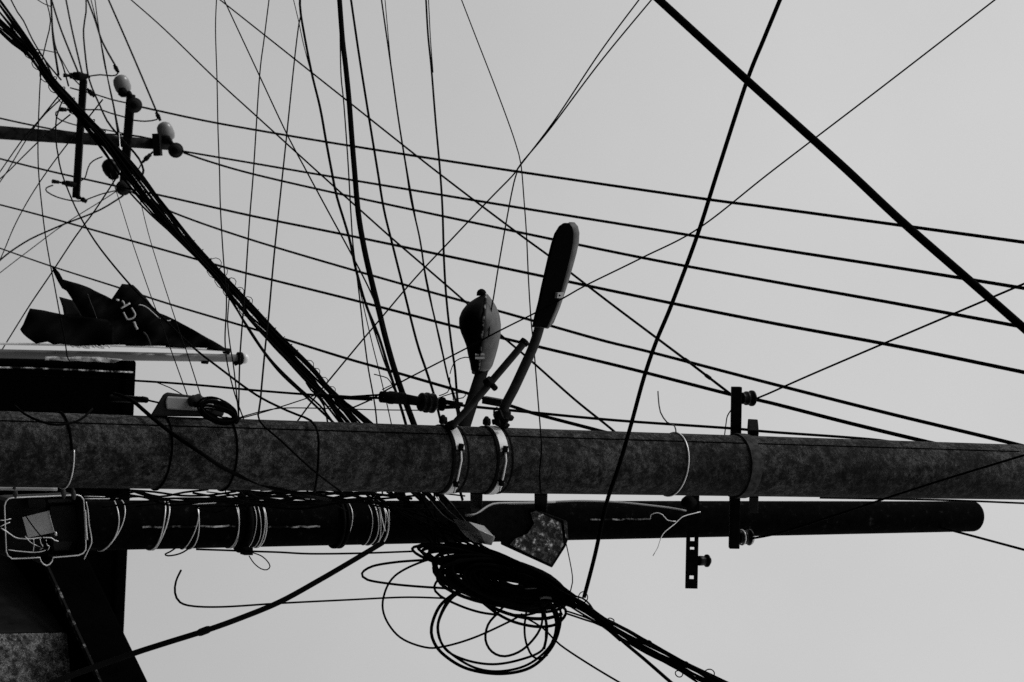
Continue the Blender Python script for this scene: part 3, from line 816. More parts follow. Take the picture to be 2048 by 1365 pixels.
# guy line with ribbed insulator
GT = thing('guy_line', 'guy line with a ribbed black strain insulator and clamps', 'guy line', Pd(850, 805, 9.1))
wire('guy_wire', None, 5, [(60, 752), (272, 762), (400, 771), (520, 782), (640, 791), (765, 797)], 12, 9.15, parent=GT)
wire('guy_wire', None, 5.5, [(880, 805), (930, 812), (1030, 822), (1230, 841), (1460, 857), (1536, 864), (1760, 881), (1850, 900)], 9.1, 8.85, parent=GT)
wire('guy_grip', None, 9, [(634, 790), (660, 793), (700, 796), (745, 798)], 9.3, 9.2, parent=GT)
wire('guy_strand', None, 4, [(700, 794), (760, 790)], 9.2, 9.15, parent=GT)
sG = mpp(850, 805, 9.1)
def gl(x0, y0, x1, y1, prof, name, material='brown_porcelain', n=16):
    MB().lathe(Pd(x0, y0, 9.12), Pd(x1, y1, 9.12), [(t, r * sG) for t, r in prof], n).build(name, material, GT)
gl(760, 794, 812, 798, [(0, 7), (.03, 11.5), (.3, 11.5), (.35, 13), (.5, 13), (.55, 12), (.95, 12), (1, 8)], 'dead_end_clamp', 'steel')
gl(805, 798, 845, 804, [(0, 11), (.4, 10), (1, 9)], 'insulator_core', 'steel')
gl(838, 804, 874, 808, [(0, 9), (.05, 17), (.1, 19), (.2, 19), (.28, 15), (.35, 20.5), (.5, 20.5), (.58, 15), (.66, 20), (.8, 20), (.88, 14), (1, 12)], 'ribbed_insulator')
gl(872, 808, 880, 809, [(0, 3), (1, 3)], 'insulator_pin', 'steel')
gl(880, 808, 888, 809, [(0, 12), (.15, 14), (.85, 14), (1, 12)], 'shackle_plate', 'steel')
gl(886, 802, 925, 808, [(0, 3), (1, 3)], 'clevis_rod', 'steel')
gl(886, 815, 920, 814, [(0, 4), (1, 3.5)], 'clevis_rod', 'steel')
for pts in ([(764, 780), (782, 771), (800, 766), (806, 776), (802, 782)], [(748, 749), (760, 752), (775, 757), (784, 770), (787, 778)], [(878, 792), (895, 785), (900, 770), (899, 755)], [(876, 797), (905, 787), (930, 787), (926, 796), (905, 799)]):
    wire('loose_strand', None, 1.8, pts, 9.08, parent=GT)

# ------------------------------------------------------------------ lashed cable bundle from the distance to the poles
BT = thing('cable_bundle', 'thick lashed bundle of black cables descending from the poles past the distant pole', 'cable bundle', Pd(720, 845, 9.4))
bc = [(0, 42), (35, 78), (65, 108), (100, 160), (135, 200), (160, 228), (210, 280), (260, 345), (320, 425), (380, 492), (440, 557), (500, 620), (560, 683), (620, 748), (660, 795), (715, 855), (790, 945), (860, 1010)]
sprd = [28, 18, 11, 10, 11, 12, 16, 20, 18, 12.5, 10, 15, 17, 17, 16, 30, 40, 40]
cum = [0]
for a, b in zip(bc, bc[1:]):
    cum.append(cum[-1] + math.hypot(b[0] - a[0], b[1] - a[1]))
def perp_at(i):
    a, b = bc[max(i - 1, 0)], bc[min(i + 1, len(bc) - 1)]
    d = math.hypot(b[0] - a[0], b[1] - a[1])
    return (b[1] - a[1]) / d, -(b[0] - a[0]) / d
NB = 17
for q in range(NB):
    base = -1 + 2 * q / (NB - 1)
    ph1, ph2 = RND.random() * 6.3, RND.random() * 6.3
    pts = []
    for i, (x, y) in enumerate(bc):
        nx, ny = perp_at(i)
        o_ = sprd[i] * (0.75 * base + 0.22 * math.sin(cum[i] / 90 + ph1) + 0.12 * math.sin(cum[i] / 37 + ph2))
        pts.append((x + nx * o_, y + ny * o_))
    if pts[0][0] > 2: pts[0] = (0, pts[0][1] - pts[0][0])
    wire('cable', None, RND.choice([3, 3.6, 4.4, 5.4]), pts, 13.2 + RND.uniform(-.1, .1), 9.5 + RND.uniform(-.08, .08), parent=BT, pxd=11)
for px, pts in ((3.4, [(0, 64), (40, 97), (80, 107), (110, 165)]),
                (2.6, [(262, 340), (300, 392), (400, 500), (470, 580), (530, 640), (600, 712), (660, 775), (735, 848), (830, 960)]),
                (4.0, [(258, 384), (300, 428), (370, 492), (440, 570), (490, 645), (540, 718), (600, 778), (640, 812), (668, 848)]),
                (4.6, [(440, 560), (470, 612), (505, 672), (555, 740), (610, 792), (650, 830), (672, 850)]),
                (4.6, [(470, 585), (520, 662), (580, 722), (640, 783), (690, 850), (740, 900)]),
                (5.2, [(300, 400), (345, 455), (400, 520), (446, 570), (500, 640), (560, 705), (620, 770), (655, 800)]),
                (3.2, [(612, 765), (622, 780), (632, 790), (648, 812), (656, 850)])):
    wire('cable', None, px, pts, 13.2 if pts[0][0] < 5 else 12.6 - pts[0][0] / 200, 9.5 if pts[-1][0] > 600 else 12.9, parent=BT, pxd=11)
# lashing spirals and rings
def spiral(path, turns, rpx, px, D0, D1, name, parent):
    w, md = path3(path, D0, D1, 6.0, 0)
    n_ = turns * 12
    pts = []
    for i in range(n_ + 1):
        f_ = i / n_ * (len(w) - 1)
        k_ = min(int(f_), len(w) - 2)
        p = w[k_].lerp(w[k_ + 1], f_ - k_)
        t = (w[k_ + 1] - w[k_]).normalized()
        a = t.cross(Vector((0, 1, 0))).normalized(); b = t.cross(a)
        r = rpx * dep(1000, 700, D0 + (D1 - D0) * i / n_) / FPX
        an = 2 * math.pi * i / 12
        pts.append(p + (a * math.cos(an) + b * math.sin(an)) * r)
    MB().tube(pts, .5 * px * md / FPX, 5).build(name, 'cable', parent)
spiral([(30, 70), (65, 108), (100, 160), (160, 228), (215, 285)], 10, 12, 2, 13.2, 12.4, 'lashing_wire', BT)
spiral([(265, 345), (320, 415), (400, 500), (530, 640), (600, 712)], 22, 5, 1.4, 12.2, 10.2, 'lashing_wire', BT)
spiral([(425, 530), (460, 575), (500, 620)], 5, 17, 1.6, 12, 11.4, 'lashing_wire', BT)
spiral([(610, 735), (640, 770), (665, 800)], 4, 18, 1.6, 10.1, 9.8, 'lashing_wire', BT)

# ------------------------------------------------------------------ cable mess in the slit between the poles
cl = 'black cable squeezed in the tangle between the two poles'
cg = 'tangled cables between the poles'
for q in range(24):
    x0 = RND.uniform(150, 620); x1 = x0 + RND.uniform(160, 420)
    x1 = min(x1, 930)
    y0, y1 = RND.uniform(972, 1016), RND.uniform(974, 1020)
    pts = [(x0, y0)]
    n_ = 4
    for i in range(1, n_):
        t = i / n_
        pts.append((x0 + (x1 - x0) * t, y0 + (y1 - y0) * t + RND.uniform(-12, 12)))
    pts.append((x1, y1))
    wire('tangled_cable', cl, RND.choice([2, 2.6, 3.4, 4.2, 5.5]), pts, RND.uniform(9.15, 9.4), RND.uniform(9.15, 9.4), cg, 'cable')
for q in range(14):
    x0 = RND.choice([RND.uniform(450, 500), RND.uniform(560, 700), RND.uniform(700, 900)])
    wire('tangled_cable', cl, RND.choice([2, 2.4, 3, 4]), [(x0, 965), (x0 + RND.uniform(-8, 20), 985), (x0 + RND.uniform(0, 45), 1004), (x0 + RND.uniform(10, 80), 1022)], 9.1, 9.45, cg, 'cable')
wire('drop_wire', 'pale thin wire end bent over the tangle', 2.5, [(752, 982), (757, 1005), (762, 1030), (770, 1062)], 9.3, 9.5, material='pale_wire')
wire('drop_wire', 'pale thin wire lying along the slit', 2, [(335, 1011), (370, 1009), (400, 1008), (430, 1006), (438, 1003)], 9.3, 9.3, material='pale_wire')
# cables that cross down the wooden pole to the coil
xl_ = 'black cable slanting over the tarred pole towards the coils'
xg = 'cables slanting to the coils'
for q in range(16):
    a = RND.uniform(700, 880)
    b = RND.uniform(870, 990)
    wire('coil_cable', xl_, RND.choice([3, 4, 5]), [(a, 985 + RND.uniform(-8, 12)), (a * .6 + b * .4, 1030 + RND.uniform(-14, 14)), (a * .25 + b * .75, 1075 + RND.uniform(-12, 10)), (b + 25, 1118 + RND.uniform(-5, 25))], 9.35 + RND.uniform(-.05, .08), 9.15 + RND.uniform(-.1, .1), xg, 'cable')
for q, pts in enumerate(([(870, 990), (895, 1020), (930, 1050), (955, 1080), (975, 1100)], [(882, 985), (905, 1010), (940, 1055), (962, 1090)], [(860, 1000), (885, 1030), (915, 1048), (935, 1052)])):
    wire('coil_cable', 'thin grey wire slanting over the tarred pole beside the grey closure', 2, pts, 9.2, 9.1, 'thin grey slanting wires', 'cable', material='grey_cable')

# ------------------------------------------------------------------ coils of spare cable
CT = thing('cable_coil', 'big tangled coil of spare black cable hanging under the pole hardware', 'cable coil', Pd(1000, 1170, 9.1))
def ell(cx, cy, a, b, tilt, px, D, n=36, jit=.05, name='loop', parent=CT, dw=.06, material='cable'):
    ph = RND.random() * 6.3
    pts = []
    tl_ = math.radians(tilt)
    for i in range(n):
        an = 2 * math.pi * i / n
        w_ = 1 + jit * math.sin(2 * an + ph) + jit * .6 * math.sin(3 * an + 2 * ph)
        x, y = a * w_ * math.cos(an), b * w_ * math.sin(an)
        pts.append(Pd(cx + x * math.cos(tl_) - y * math.sin(tl_), cy + x * math.sin(tl_) + y * math.cos(tl_), D + dw * math.sin(an + ph * .3)))
    MB().loop(pts, .5 * px * mpp(cx, cy, D), 6).build(name, material, parent)
for k_ in [1, .985, .96, .945, .93, .84, .83, .81, .79, .76] + [.70 - .025 * q for q in range(22)]:
    ell(1000 + RND.uniform(-8, 10) + (1 - k_) * 22, 1166 + RND.uniform(-6, 6) - (1 - k_) * 4, 132 * k_, 44 * k_ + 3, 14 + RND.uniform(-3, 4), RND.choice([6, 7, 8, 9]), 9.1 + RND.uniform(-.08, .08), dw=.05)
for k_ in (1, .98, .95, .92, .88, .84, .80, .36, .32, .28, .24, .2):
    ell(940 + RND.uniform(-6, 6) + (1 - k_) * 20, 1122 + RND.uniform(-4, 4) + (1 - k_) * 8, 108 * k_, 19 * k_ + 2, 9 + RND.uniform(-3, 5), RND.choice([4, 5, 6, 7]), 9.12 + RND.uniform(-.07, .07))
for q in range(16):   # cables running through the middle into the outgoing bundle
    y0 = 1085 + q * 6.0
    wire('cable', None, RND.choice([6, 7, 8]), [(900 + RND.uniform(-20, 20), y0), (980, y0 + 18 + RND.uniform(-4, 4)), (1050, 1130 + q * 4.5 + RND.uniform(-3, 3)), (1110, 1165 + q * 2.6), (1150, 1193 + q * 1.5)], 9.15, 8.75, parent=CT)
for px, pts in (
    (5, [(905, 1117), (840, 1121), (790, 1125), (745, 1133), (724, 1147), (735, 1160), (780, 1168), (830, 1173), (890, 1177)]),
    (4.5, [(905, 1114), (850, 1122), (790, 1152), (767, 1195), (770, 1235), (800, 1275), (850, 1295), (890, 1293), (950, 1275), (1020, 1243), (1045, 1228)]),
    (6.5, [(935, 1172), (905, 1190), (878, 1215), (863, 1255), (868, 1285), (890, 1312), (935, 1338), (1000, 1348), (1060, 1336), (1100, 1300), (1118, 1258), (1113, 1225), (1095, 1200)]),
    (5, [(930, 1176), (900, 1196), (883, 1225), (875, 1255), (882, 1285), (905, 1310), (950, 1336), (1000, 1343), (1055, 1330), (1098, 1295), (1112, 1255), (1105, 1215), (1085, 1200)]),
    (5, [(940, 1176), (907, 1194), (885, 1225), (876, 1258), (890, 1298), (930, 1320), (985, 1329), (1040, 1320), (1085, 1300), (1092, 1262), (1090, 1235), (1080, 1205)]),
    (5, [(1015, 1205), (994, 1228), (976, 1250), (971, 1280), (984, 1304), (1010, 1313), (1045, 1300), (1075, 1268), (1085, 1238), (1080, 1205)]),
    (4.6, [(1053, 1222), (1049, 1255), (1052, 1285), (1064, 1312), (1080, 1318), (1095, 1310)]),
    (5, [(876, 1160), (868, 1175), (880, 1192), (920, 1212), (960, 1225), (995, 1230)]),
    (6, [(965, 1205), (995, 1228), (1030, 1245), (1075, 1254), (1110, 1250), (1128, 1235), (1131, 1220), (1112, 1204)]),
    (7, [(960, 1200), (1000, 1222), (1050, 1236), (1095, 1237), (1125, 1227)]),
    (5, [(1020, 1230), (1055, 1230), (1085, 1220), (1100, 1208)]),
    (6, [(1082, 1200), (1090, 1232), (1094, 1265), (1088, 1298)]),
    (7, [(1090, 1195), (1108, 1225), (1114, 1260), (1105, 1285)]),
    (5, [(1095, 1195), (1118, 1215), (1122, 1240), (1118, 1262)]),
):
    wire('loop', None, px, pts, 9.1 + RND.uniform(-.05, .05), 8.95, parent=CT, step=8, n=8)
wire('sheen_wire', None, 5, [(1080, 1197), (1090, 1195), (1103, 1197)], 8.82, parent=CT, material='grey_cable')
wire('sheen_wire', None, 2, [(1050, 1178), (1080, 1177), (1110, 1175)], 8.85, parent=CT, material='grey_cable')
wire('loose_cable', 'loose cable with hooked end reaching out from the coil', 3.6, [(362, 1141), (352, 1163), (350, 1186), (360, 1205), (388, 1213), (450, 1214), (560, 1207), (700, 1200), (810, 1195), (890, 1197)], 8.9, 9.1, None, 'cable', step=8)
wire('loose_cable', 'straight loose wire running along under the tarred pole', 3.2, [(392, 1099), (450, 1101), (500, 1103), (560, 1105), (620, 1108), (720, 1107), (830, 1103)], 9.5, 9.15, None, 'cable')
wire('wire_loop', 'small wire loop poking out below the pole wraps', 2.6, [(352, 1096), (340, 1104), (330, 1109), (336, 1112), (352, 1110), (366, 1105), (378, 1097)], 9.5, 9.5, None, 'wire', step=5)
wire('wire_loop', 'open wire loop hanging from the square buckle', 2.0, [(506, 1106), (522, 1112), (534, 1122), (540, 1133), (534, 1140), (522, 1138), (508, 1127), (498, 1112)], 9.5, 9.5, None, 'wire', step=5)

# outgoing bundle
OT = thing('cable_bundle', 'bundle of black cables running out from the big coil with looped lashings', 'cable bundle', Pd(1130, 1190, 8.9))
oc = [(1080, 1168), (1120, 1190), (1160, 1212), (1205, 1243), (1250, 1270), (1300, 1298), (1360, 1330), (1420, 1363), (1470, 1392)]
osp = [14, 12, 13, 8, 12, 14, 15, 17, 18]
for q in range(12):
    base = -1 + 2 * q / 11
    ph1 = RND.random() * 6.3
    pts = []
    for i, (x, y) in enumerate(oc):
        o_ = osp[i] * (.8 * base + .2 * math.sin(i * 1.3 + ph1))
        pts.append((x + .49 * o_, y - .87 * o_))
    wire('cable', None, RND.choice([3.4, 4.2, 5.2]), pts, 8.85, 7.6, parent=OT, extend=5)
wire('cable', None, 7, [(1215, 1250), (1240, 1278), (1290, 1320), (1345, 1368), (1400, 1415)], 8.6, 7.7, parent=OT)
wire('cable', None, 4, [(1131, 1227), (1170, 1240), (1205, 1253), (1240, 1282)], 8.8, 8.5, parent=OT)
wire('cable', None, 3, [(1131, 1222), (1165, 1233), (1200, 1247)], 8.8, 8.6, parent=OT)
wire('messenger_wire', None, 3.2, [(1140, 1190), (1165, 1197), (1180, 1210), (1195, 1230), (1225, 1244), (1290, 1280), (1370, 1325), (1420, 1352), (1460, 1372)], 8.75, 7.6, parent=OT)
for cx_, cy_, a_, b_ in ((1166, 1195, 9, 11), (1419, 1347, 10, 8), (1358, 1348, 8, 6), (1298, 1286, 6, 4), (1222, 1241, 6, 4), (1372, 1328, 5, 4)):
    ell(cx_, cy_, a_, b_, 20, 2.4, 8.4 - (cx_ - 1160) / 400, n=18, name='lashing_loop', parent=OT, dw=.01)
wire('drop_wire', 'slim wire leaving below the coil loops', 3.2, [(1040, 1230), (1085, 1256), (1120, 1290), (1180, 1330), (1240, 1366)], 9.1, 8.2)
wire('drop_wire', 'bowed thin wire from the peeling box to the outgoing bundle', 2.0, [(1131, 1082), (1136, 1105), (1143, 1140), (1145, 1165), (1138, 1192)], 9.0, 8.8)
wire('service_cable', 'thick drooping cable from the tarred pole across the side building', 11.5, [(765, 1086, 9.55), (740, 1101), (700, 1125), (640, 1160), (560, 1204), (480, 1237), (410, 1262), (330, 1287), (265, 1308), (160, 1345), (75, 1378), (20, 1400)], 9.55, 8.4, None, 'cable', n=10)
o = MB().lathe(Pd(396, 1267, 9.1), Pd(420, 1258, 9.1), [(0, 6 * sG), (.2, 7.5 * sG), (.8, 7.5 * sG), (1, 6 * sG)], 10).build('cable_joint', 'cable')
tag(o, 'taped joint on the thick drooping cable', 'joint')

# ------------------------------------------------------------------ boxes and fittings
def poly_prism(poly, D, depth, name, material, parent, bevel=.004):
    return MB().prism([Pd(x, y, D) for x, y in poly], ray(*poly[0]).normalized() * depth).build(name, material, parent, smooth=False, bevel=bevel)
PB = thing('metal_box', 'black sheet metal box with peeling whitened paint in front of the tarred pole', 'metal box', Pd(1070, 1080, 9.2))
poly_prism([(1002, 1084), (1001, 1089), (1104, 1136), (1131, 1094), (1136, 1080), (1133, 1042), (1068, 1018), (1040, 1010), (1000, 1008), (950, 1030), (955, 1055)], 9.12, .22, 'body', 'steel', PB)
poly_prism([(1020, 1090), (1103, 1130), (1127, 1090), (1122, 1046), (1072, 1022), (1061, 1026), (1068, 1048), (1055, 1068), (1030, 1078)], 9.105, .012, 'peeled_face', 'peel', PB, bevel=0)
poly_prism([(1127, 1040), (1134, 1043), (1137, 1078), (1131, 1076)], 9.1, .02, 'peeled_edge', 'peel', PB, bevel=0)
SC_ = thing('splice_closure', 'grey faceted plastic closure between the slanting cables and the peeling box', 'closure', Pd(965, 1070, 9.05))
ap = [Pd(x, y, D) for x, y, D in ((938, 1044, 9.05), (968, 1052, 9.05), (990, 1075, 9.05), (983, 1091, 9.08), (971, 1089, 9.06), (952, 1066, 9.03))]
rp = [Pd(958, 1061, 8.98), Pd(988, 1073, 8.99)]
bk = [p + Vector((0, .15, 0)) for p in ap]
MB().add(ap + rp + bk, [(0, 6, 7, 1), (1, 7, 2), (6, 5, 4, 7), (7, 4, 3, 2), (0, 5, 6), (0, 1, 9, 8), (1, 2, 10, 9), (2, 3, 11, 10), (3, 4, 12, 11), (4, 5, 13, 12), (5, 0, 8, 13), (8, 9, 10, 11, 12, 13)]).build('closure_shell', 'plastic', SC_, smooth=False)
wire('seam_line', None, 1.2, [(958, 1061), (988, 1073)], 8.98, parent=SC_, material='pale_wire')
wire('conduit', 'bent pale conduit rising along the tarred pole past the box', 5, [(932, 1031), (952, 1029), (968, 1018), (985, 1009), (1010, 1007), (1060, 1006), (1110, 1004)], 9.15, 9.5, None, 'conduit', material='plastic', n=8)
wire('white_cable', 'pale cable stapled along the edge of the tarred pole', 3.5, [(1100, 1004), (1160, 1002), (1230, 1004), (1290, 1010), (1340, 1016), (1372, 1022)], 9.5, 9.5, None, 'cable', material='plastic')
o = MB().bar(Pd(1082, 980, 8.95), Pd(1082, 1014, 9.3), 26 * sG, .05, Uw).build('bracket_block', 'steel', None, smooth=False, bevel=.004)
tag(o, 'black bracket block between the poles above the peeling box', 'bracket')
o = MB().bar(Pd(953, 975, 8.95), Pd(953, 1012, 9.4), 24 * sG, .06, Uw).build('bracket_block', 'steel', None, smooth=False, bevel=.004)
tag(o, 'black bracket block between the poles behind the lamp clamps', 'bracket')

# wedge shaped terminal box and its small coil
TB = thing('terminal_box', 'wedge shaped grey terminal box with round cap on the concrete pole', 'terminal box', Pd(370, 825, 8.72))
poly_prism([(300, 833), (327, 788), (335, 785), (372, 790), (432, 797), (452, 812), (446, 834)], 8.66, .16, 'box_body', 'darkplastic', TB, bevel=.008)
poly_prism([(331, 803), (334, 793), (372, 795), (425, 805), (432, 820), (395, 822), (333, 819)], 8.645, .02, 'box_lid', 'plastic', TB, bevel=.006)
s_ = mpp(390, 800, 8.65)
MB().lathe(Pd(377, 806, 8.63), Pd(406, 796, 8.62), [(0, 8 * s_), (.2, 11 * s_), (.45, 12.5 * s_), (.5, 11 * s_), (.8, 11 * s_), (.9, 9 * s_), (1, 3 * s_)], 18).build('round_cap', 'darkplastic', TB)
MB().lathe(Pd(388, 810, 8.61), Pd(404, 808, 8.6), [(0, 6 * s_), (1, 6.5 * s_)], 14).build('cap_base', 'steel', TB)
wire('lead_wire', None, 4, [(250, 793), (280, 797), (300, 802), (318, 806)], 9.0, 8.7, parent=TB)
MB().lathe(Pd(281, 797, 8.8), Pd(296, 802, 8.78), [(0, 3 * s_), (.2, 6 * s_), (.8, 6.5 * s_), (1, 4 * s_)], 8).build('lead_connector', 'steel', TB)
SCo = thing('small_wire_coil', 'small tied coil of thin black wire beside the terminal box', 'wire coil', Pd(440, 826, 8.6))
for q in range(17):
    ell(436 + RND.uniform(-3, 3), 825 + RND.uniform(-5, 5), 38 + RND.uniform(-4, 2), 8 + (q % 9) * 1.9, 20 + RND.uniform(-6, 8), RND.choice([2.4, 3.2, 4]), 8.54 + RND.uniform(-.05, .04), parent=SCo, dw=.03, n=28)
MB().lathe(Pd(466, 836, 8.53), Pd(476, 844, 8.53), [(0, 5 * s_), (.5, 9 * s_), (1, 6 * s_)], 10).build('coil_tie', 'cable', SCo)

# open junction box at the bottom of the tarred pole
JB = thing('junction_box', 'open junction box with pale rounded rim and loose wires inside', 'junction box', Pd(92, 1055, 9.4))
DJ = 9.28
rimp = [(26, 996), (60, 994.5), (100, 993), (130, 991.5), (155, 990.5), (162, 993), (167, 1000), (168, 1012), (170, 1050), (171.5, 1090), (171, 1100), (166, 1107), (157, 1111), (130, 1113.5), (106, 1115),
        (104, 1123), (99, 1129), (93, 1131.5), (87, 1129), (82, 1123), (80, 1115.5), (50, 1117), (24, 1118), (16, 1112), (12.5, 1103), (11, 1070), (9.5, 1030), (9, 1012), (12, 1003), (18, 997.5)]
R3 = [Pd(x, y, DJ) for x, y in rimp]
sJ = mpp(90, 1050, DJ)
MB().loop(R3, 1.35 * sJ, 8).build('rim', 'pale_wire', JB)
k = len(R3)
bk = [p + Vector((0, .14, 0)) for p in R3]
MB().add(R3 + bk, [(i, (i + 1) % k, k + (i + 1) % k, k + i) for i in range(k)] + [tuple(range(k, 2 * k))]).build('box_shell', 'darkplastic', JB, smooth=False)
poly_prism([(100, 1012), (150, 1010), (158, 1070), (150, 1102), (105, 1104), (98, 1060)], DJ + .10, .02, 'mounting_plate', 'darkplastic', JB)
poly_prism([(55, 998), (90, 997), (92, 1015), (56, 1018)], DJ + .09, .02, 'terminal_strip', 'darkplastic', JB)
poly_prism([(95, 998), (145, 996), (146, 1005), (95, 1006)], DJ + .09, .02, 'terminal_strip', 'dullgalv', JB)
poly_prism([(105, 1083), (148, 1081), (138, 1102), (108, 1103)], DJ + .09, .012, 'mounting_plate', 'dullgalv', JB)
poly_prism([(45, 1035), (97, 1022), (109, 1065), (56, 1076)], DJ + .03, .02, 'grey_card', 'card', JB, bevel=0)
wire('card_edge', None, 1.5, [(97, 1022), (103, 1045), (109, 1065), (112, 1070)], DJ + .025, parent=JB, material='pale_wire')
for px, mt, pts in ((2.4, 'pale_wire', [(2, 1057), (14, 1064), (25, 1072), (36, 1077), (60, 1078), (82, 1076), (102, 1076), (109, 1081), (117, 1083)]),
                    (2.0, 'pale_wire', [(50, 1073), (60, 1084), (72, 1091), (84, 1095), (92, 1100)]),
                    (2.0, 'pale_wire', [(16, 1100), (30, 1102), (50, 1104), (70, 1105), (85, 1103), (92, 1100)]),
                    (1.8, 'pale_wire', [(0, 1041), (8, 1041), (22, 1038)]),
                    (1.8, 'pale_wire', [(0, 1054), (10, 1049), (20, 1045)]),
                    (1.8, 'pale_wire', [(80, 1078), (82, 1088), (86, 1094), (80, 1100)]),
                    (1.8, 'pale_wire', [(92, 1080), (94, 1090), (99, 1094), (95, 1101)]),
                    (1.6, 'pale_wire', [(67, 1078), (68, 1090), (66, 1105)]),
                    (2.2, 'cable', [(50, 1030), (65, 1052), (82, 1073), (98, 1090), (105, 1100), (100, 1106), (90, 1098), (75, 1090)])):
    wire('loose_wire', None, px, pts, DJ - .01, parent=JB, material=mt, step=5, extend=0)
MB().lathe(Pd(111, 1064, DJ), Pd(112, 1072, DJ), [(0, 2 * sJ), (.5, 3 * sJ), (1, 2 * sJ)], 8).build('wire_nut', 'pale_wire', JB)
o = wire('side_hasp', None, 4.5, [(170, 1021), (171, 1040), (172, 1060), (174, 1080)], DJ - .01, parent=JB, material='galv')
o = wire('hasp_wire', None, 2.4, [(172, 1004), (176, 1022), (178, 1048), (182, 1070), (183, 1086), (177, 1100), (168, 1119)], DJ - .01, parent=JB, material='pale_wire', step=6)
wire('conduit', 'short pale conduit at the slit below the junction box', 8, [(-120, 974), (0, 977), (60, 977.5), (114, 978.5)], 9.1, 9.1, None, 'conduit', material='plastic', n=10, extend=0)
for x, y in ((28, 980), (125, 981), (145, 984)):
    o = MB().lathe(Pd(x, y - 10, 9.05), Pd(x + 3, y + 14, 9.2), [(0, 2.5 * sJ), (.4, 3 * sJ), (.45, 5 * sJ), (.8, 5 * sJ), (1, 3 * sJ)], 8).build('box_bolt', 'dullgalv', JB)
wire('slit_wire', 'pale straight wire pair running from the box along the slit', 2, [(168, 998), (200, 998), (250, 998)], 9.35, material='pale_wire', group='pale slit wires')
wire('slit_wire', 'pale straight wire pair running from the box along the slit', 1.4, [(168, 993), (210, 994)], 9.35, material='pale_wire', group='pale slit wires')

# ------------------------------------------------------------------ flagpole and flag
DG = 16.0
FT = thing('flagpole', 'pale metal flagpole with round ball finial above the roof', 'flagpole', Pd(-800, 690, DG) * 1.0)
base = Pd(-60, 707, DG); tip = Pd(478, 717, DG)
dirp = (tip - base).normalized()
foot = base - dirp * ((base.z) / dirp.z)
sg_ = mpp(250, 710, DG)
MB().tube([foot, base.lerp(tip, .5), tip], [9.5 * sg_, 9 * sg_, 8 * sg_], 18).build('shaft', 'pole_metal', FT)
MB().lathe(Pd(474, 717, DG), Pd(484, 717.5, DG), [(0, 11 * sg_), (.1, 13 * sg_), (.9, 13 * sg_), (1, 11 * sg_)], 18).build('finial_collar', 'steel', FT)
bp = []
for i in range(9):
    a = math.pi * i / 8
    bp.append((.5 - .5 * math.cos(a), 11 * sg_ * math.sin(a) + 1e-4))
MB().lathe(Pd(479, 717, DG), Pd(497, 718, DG), bp, 18).build('finial_ball', 'ball', FT)
MB().lathe(Pd(470, 722, DG), Pd(474, 730, DG), [(0, 6 * sg_), (1, 5 * sg_)], 8).build('pulley', 'steel', FT)
MB().lathe(Pd(447, 702, DG), Pd(459, 703, DG), [(0, 6 * sg_), (1, 6 * sg_)], 8).build('pulley', 'steel', FT)
MB().lathe(Pd(404, 722, DG), Pd(416, 724, DG), [(0, 6 * sg_), (1, 5 * sg_)], 8).build('cleat', 'steel', FT)
wire('halyard_tube', None, 5, [(-40, 687), (120, 690), (230, 692), (330, 695), (450, 701)], DG - .05, parent=FT, material='ball', extend=3)
for q in range(7):
    x = 140 + q * 10
    wire('knot_cord', None, 4, [(x, 688 + q % 2 * 3), (x + 6, 694), (x + 14, 690 + q % 3 * 3), (x + 20, 696)], DG - .12, parent=FT, material='ball', step=5)
# pale bunched cloth below the pole
FL = thing('flag', 'black flag with pale line lettering flying from the flagpole', 'flag', Pd(460, 702, DG))
def cloth(outline, D, amp, name, material, parent, wl_=60.0, ph=0.0, thick=.004, slope=0.0):
    xs = [p[0] for p in outline]; ys_ = [p[1] for p in outline]
    def inside(x, y):
        r = False
        for i in range(len(outline)):
            x1, y1 = outline[i]; x2, y2 = outline[i - 1]
            if (y1 > y) != (y2 > y) and x < (x2 - x1) * (y - y1) / (y2 - y1) + x1:
                r = not r
        return r
    pts = []
    for i in range(len(outline)):
        a, b = outline[i], outline[(i + 1) % len(outline)]
        n_ = max(1, int(math.hypot(b[0] - a[0], b[1] - a[1]) / 7))
        pts += [(a[0] + (b[0] - a[0]) * q / n_, a[1] + (b[1] - a[1]) * q / n_) for q in range(n_)]
    nb = len(pts)
    step = 6
    y = min(ys_) + 3
    while y < max(ys_):
        x = min(xs) + 3
        while x < max(xs):
            if inside(x, y) and min(math.hypot(x - p[0], y - p[1]) for p in pts[:nb]) > 3.5:
                pts.append((x, y))
            x += step
        y += step
    r = delaunay_2d_cdt([Vector(p) for p in pts], [(i, (i + 1) % nb) for i in range(nb)], [list(range(nb))], 1, 1e-4)
    V, F_ = r[0], r[2]
    vs = []
    for p in V:
        d = amp * (math.sin((p.x * .7 + p.y) / wl_ * 6.28 + ph) + .5 * math.sin((p.x - p.y * .8) / wl_ * 4.1 + 1 + ph)) + slope * (700 - p.y) / 100
        vs.append(Pd(p.x, p.y, D + d))
    o_ = MB().add(vs, [tuple(f_) for f_ in F_]).build(name, material, parent)
    sm = o_.modifiers.new("solid", 'SOLIDIFY'); sm.thickness = thick
    return o_
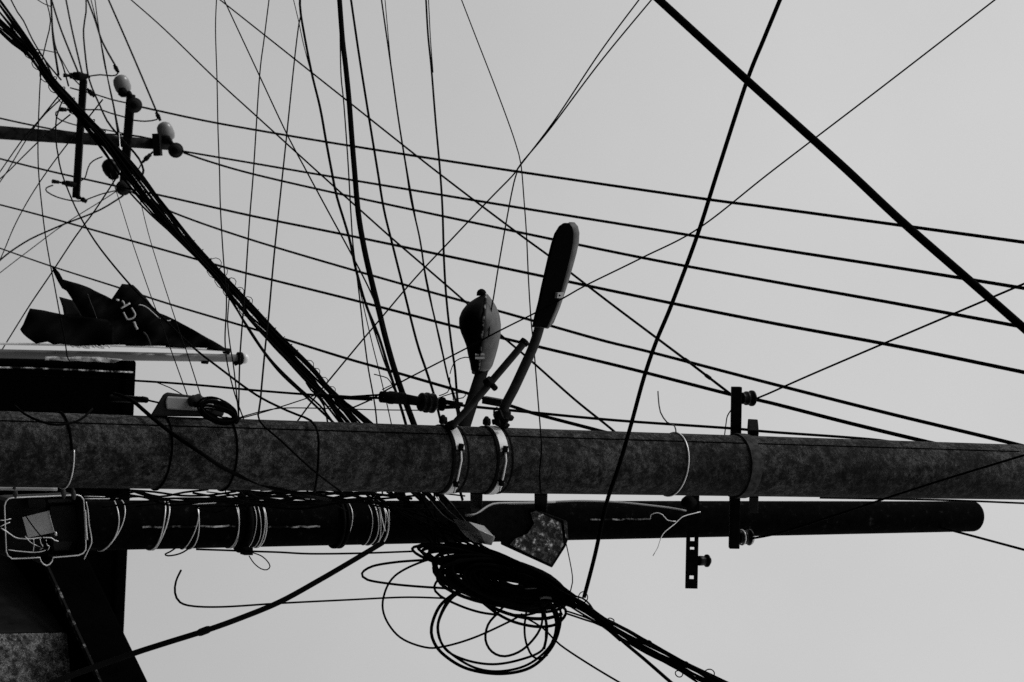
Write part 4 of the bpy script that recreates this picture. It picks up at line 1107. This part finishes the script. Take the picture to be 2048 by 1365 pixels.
main = [(462, 704), (420, 679), (380, 656), (350, 640), (325, 629), (312, 624), (295, 600), (275, 579), (266, 571), (244, 569), (237, 580), (224, 599), (207, 590), (180, 577), (150, 566), (126, 559), (119, 546), (111, 537), (103, 533), (108, 547), (116, 563), (123, 576), (133, 582), (145, 600), (160, 640), (175, 692), (300, 692), (455, 703)]
cloth(main, DG - .05, .05, 'cloth', 'flag', FL)
cloth([(60, 618), (90, 622), (130, 630), (165, 634), (215, 640), (228, 655), (226, 690), (150, 692), (120, 688), (108, 690), (95, 684), (72, 688), (55, 676), (46, 668), (40, 659), (47, 648)], DG - .18, .04, 'lower_fold', 'flag', FL, 80, 1.0)
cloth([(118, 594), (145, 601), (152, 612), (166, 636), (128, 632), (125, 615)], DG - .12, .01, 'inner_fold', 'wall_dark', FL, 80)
for px, pts in ((3.4, [(232, 600), (238, 601)]), (3.8, [(244, 602), (247, 605), (249, 610)]), (3.6, [(242, 617), (251, 612), (260, 607)]),
                (3.6, [(247, 625), (251, 633), (255, 639), (262, 638), (269, 634), (270, 628), (266, 621), (263, 616)]), (4.6, [(268, 644), (271, 652), (275, 659)]),
                (2, [(277, 610), (285, 611), (295, 616), (305, 625), (314, 633), (320, 638)]), (1.8, [(326, 638), (333, 642), (341, 641)])):
    wire('lettering', None, px, pts, DG - .2, parent=FL, material='print', step=4)
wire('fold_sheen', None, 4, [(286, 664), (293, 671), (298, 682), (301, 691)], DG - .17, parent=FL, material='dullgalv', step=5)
wire('hem_line', None, 2, [(175, 588), (181, 605), (189, 625), (196, 646)], DG - .17, parent=FL, material='dullgalv', step=6)
CLo = cloth([(88, 713), (135, 715), (170, 714), (215, 716), (245, 720), (228, 726), (180, 723), (140, 722), (90, 720)], DG - .3, .03, 'rolled_cloth', 'card', None, 30)
tag(CLo, 'pale rolled cloth tucked between flagpole and dark roof edge', 'cloth')

wire('drop_wire', 'short bowed wire behind the upper end of the crossarm', 2.0, [(1464, 818), (1455, 832), (1452, 848), (1449, 872)], 8.95, 8.85, step=5)
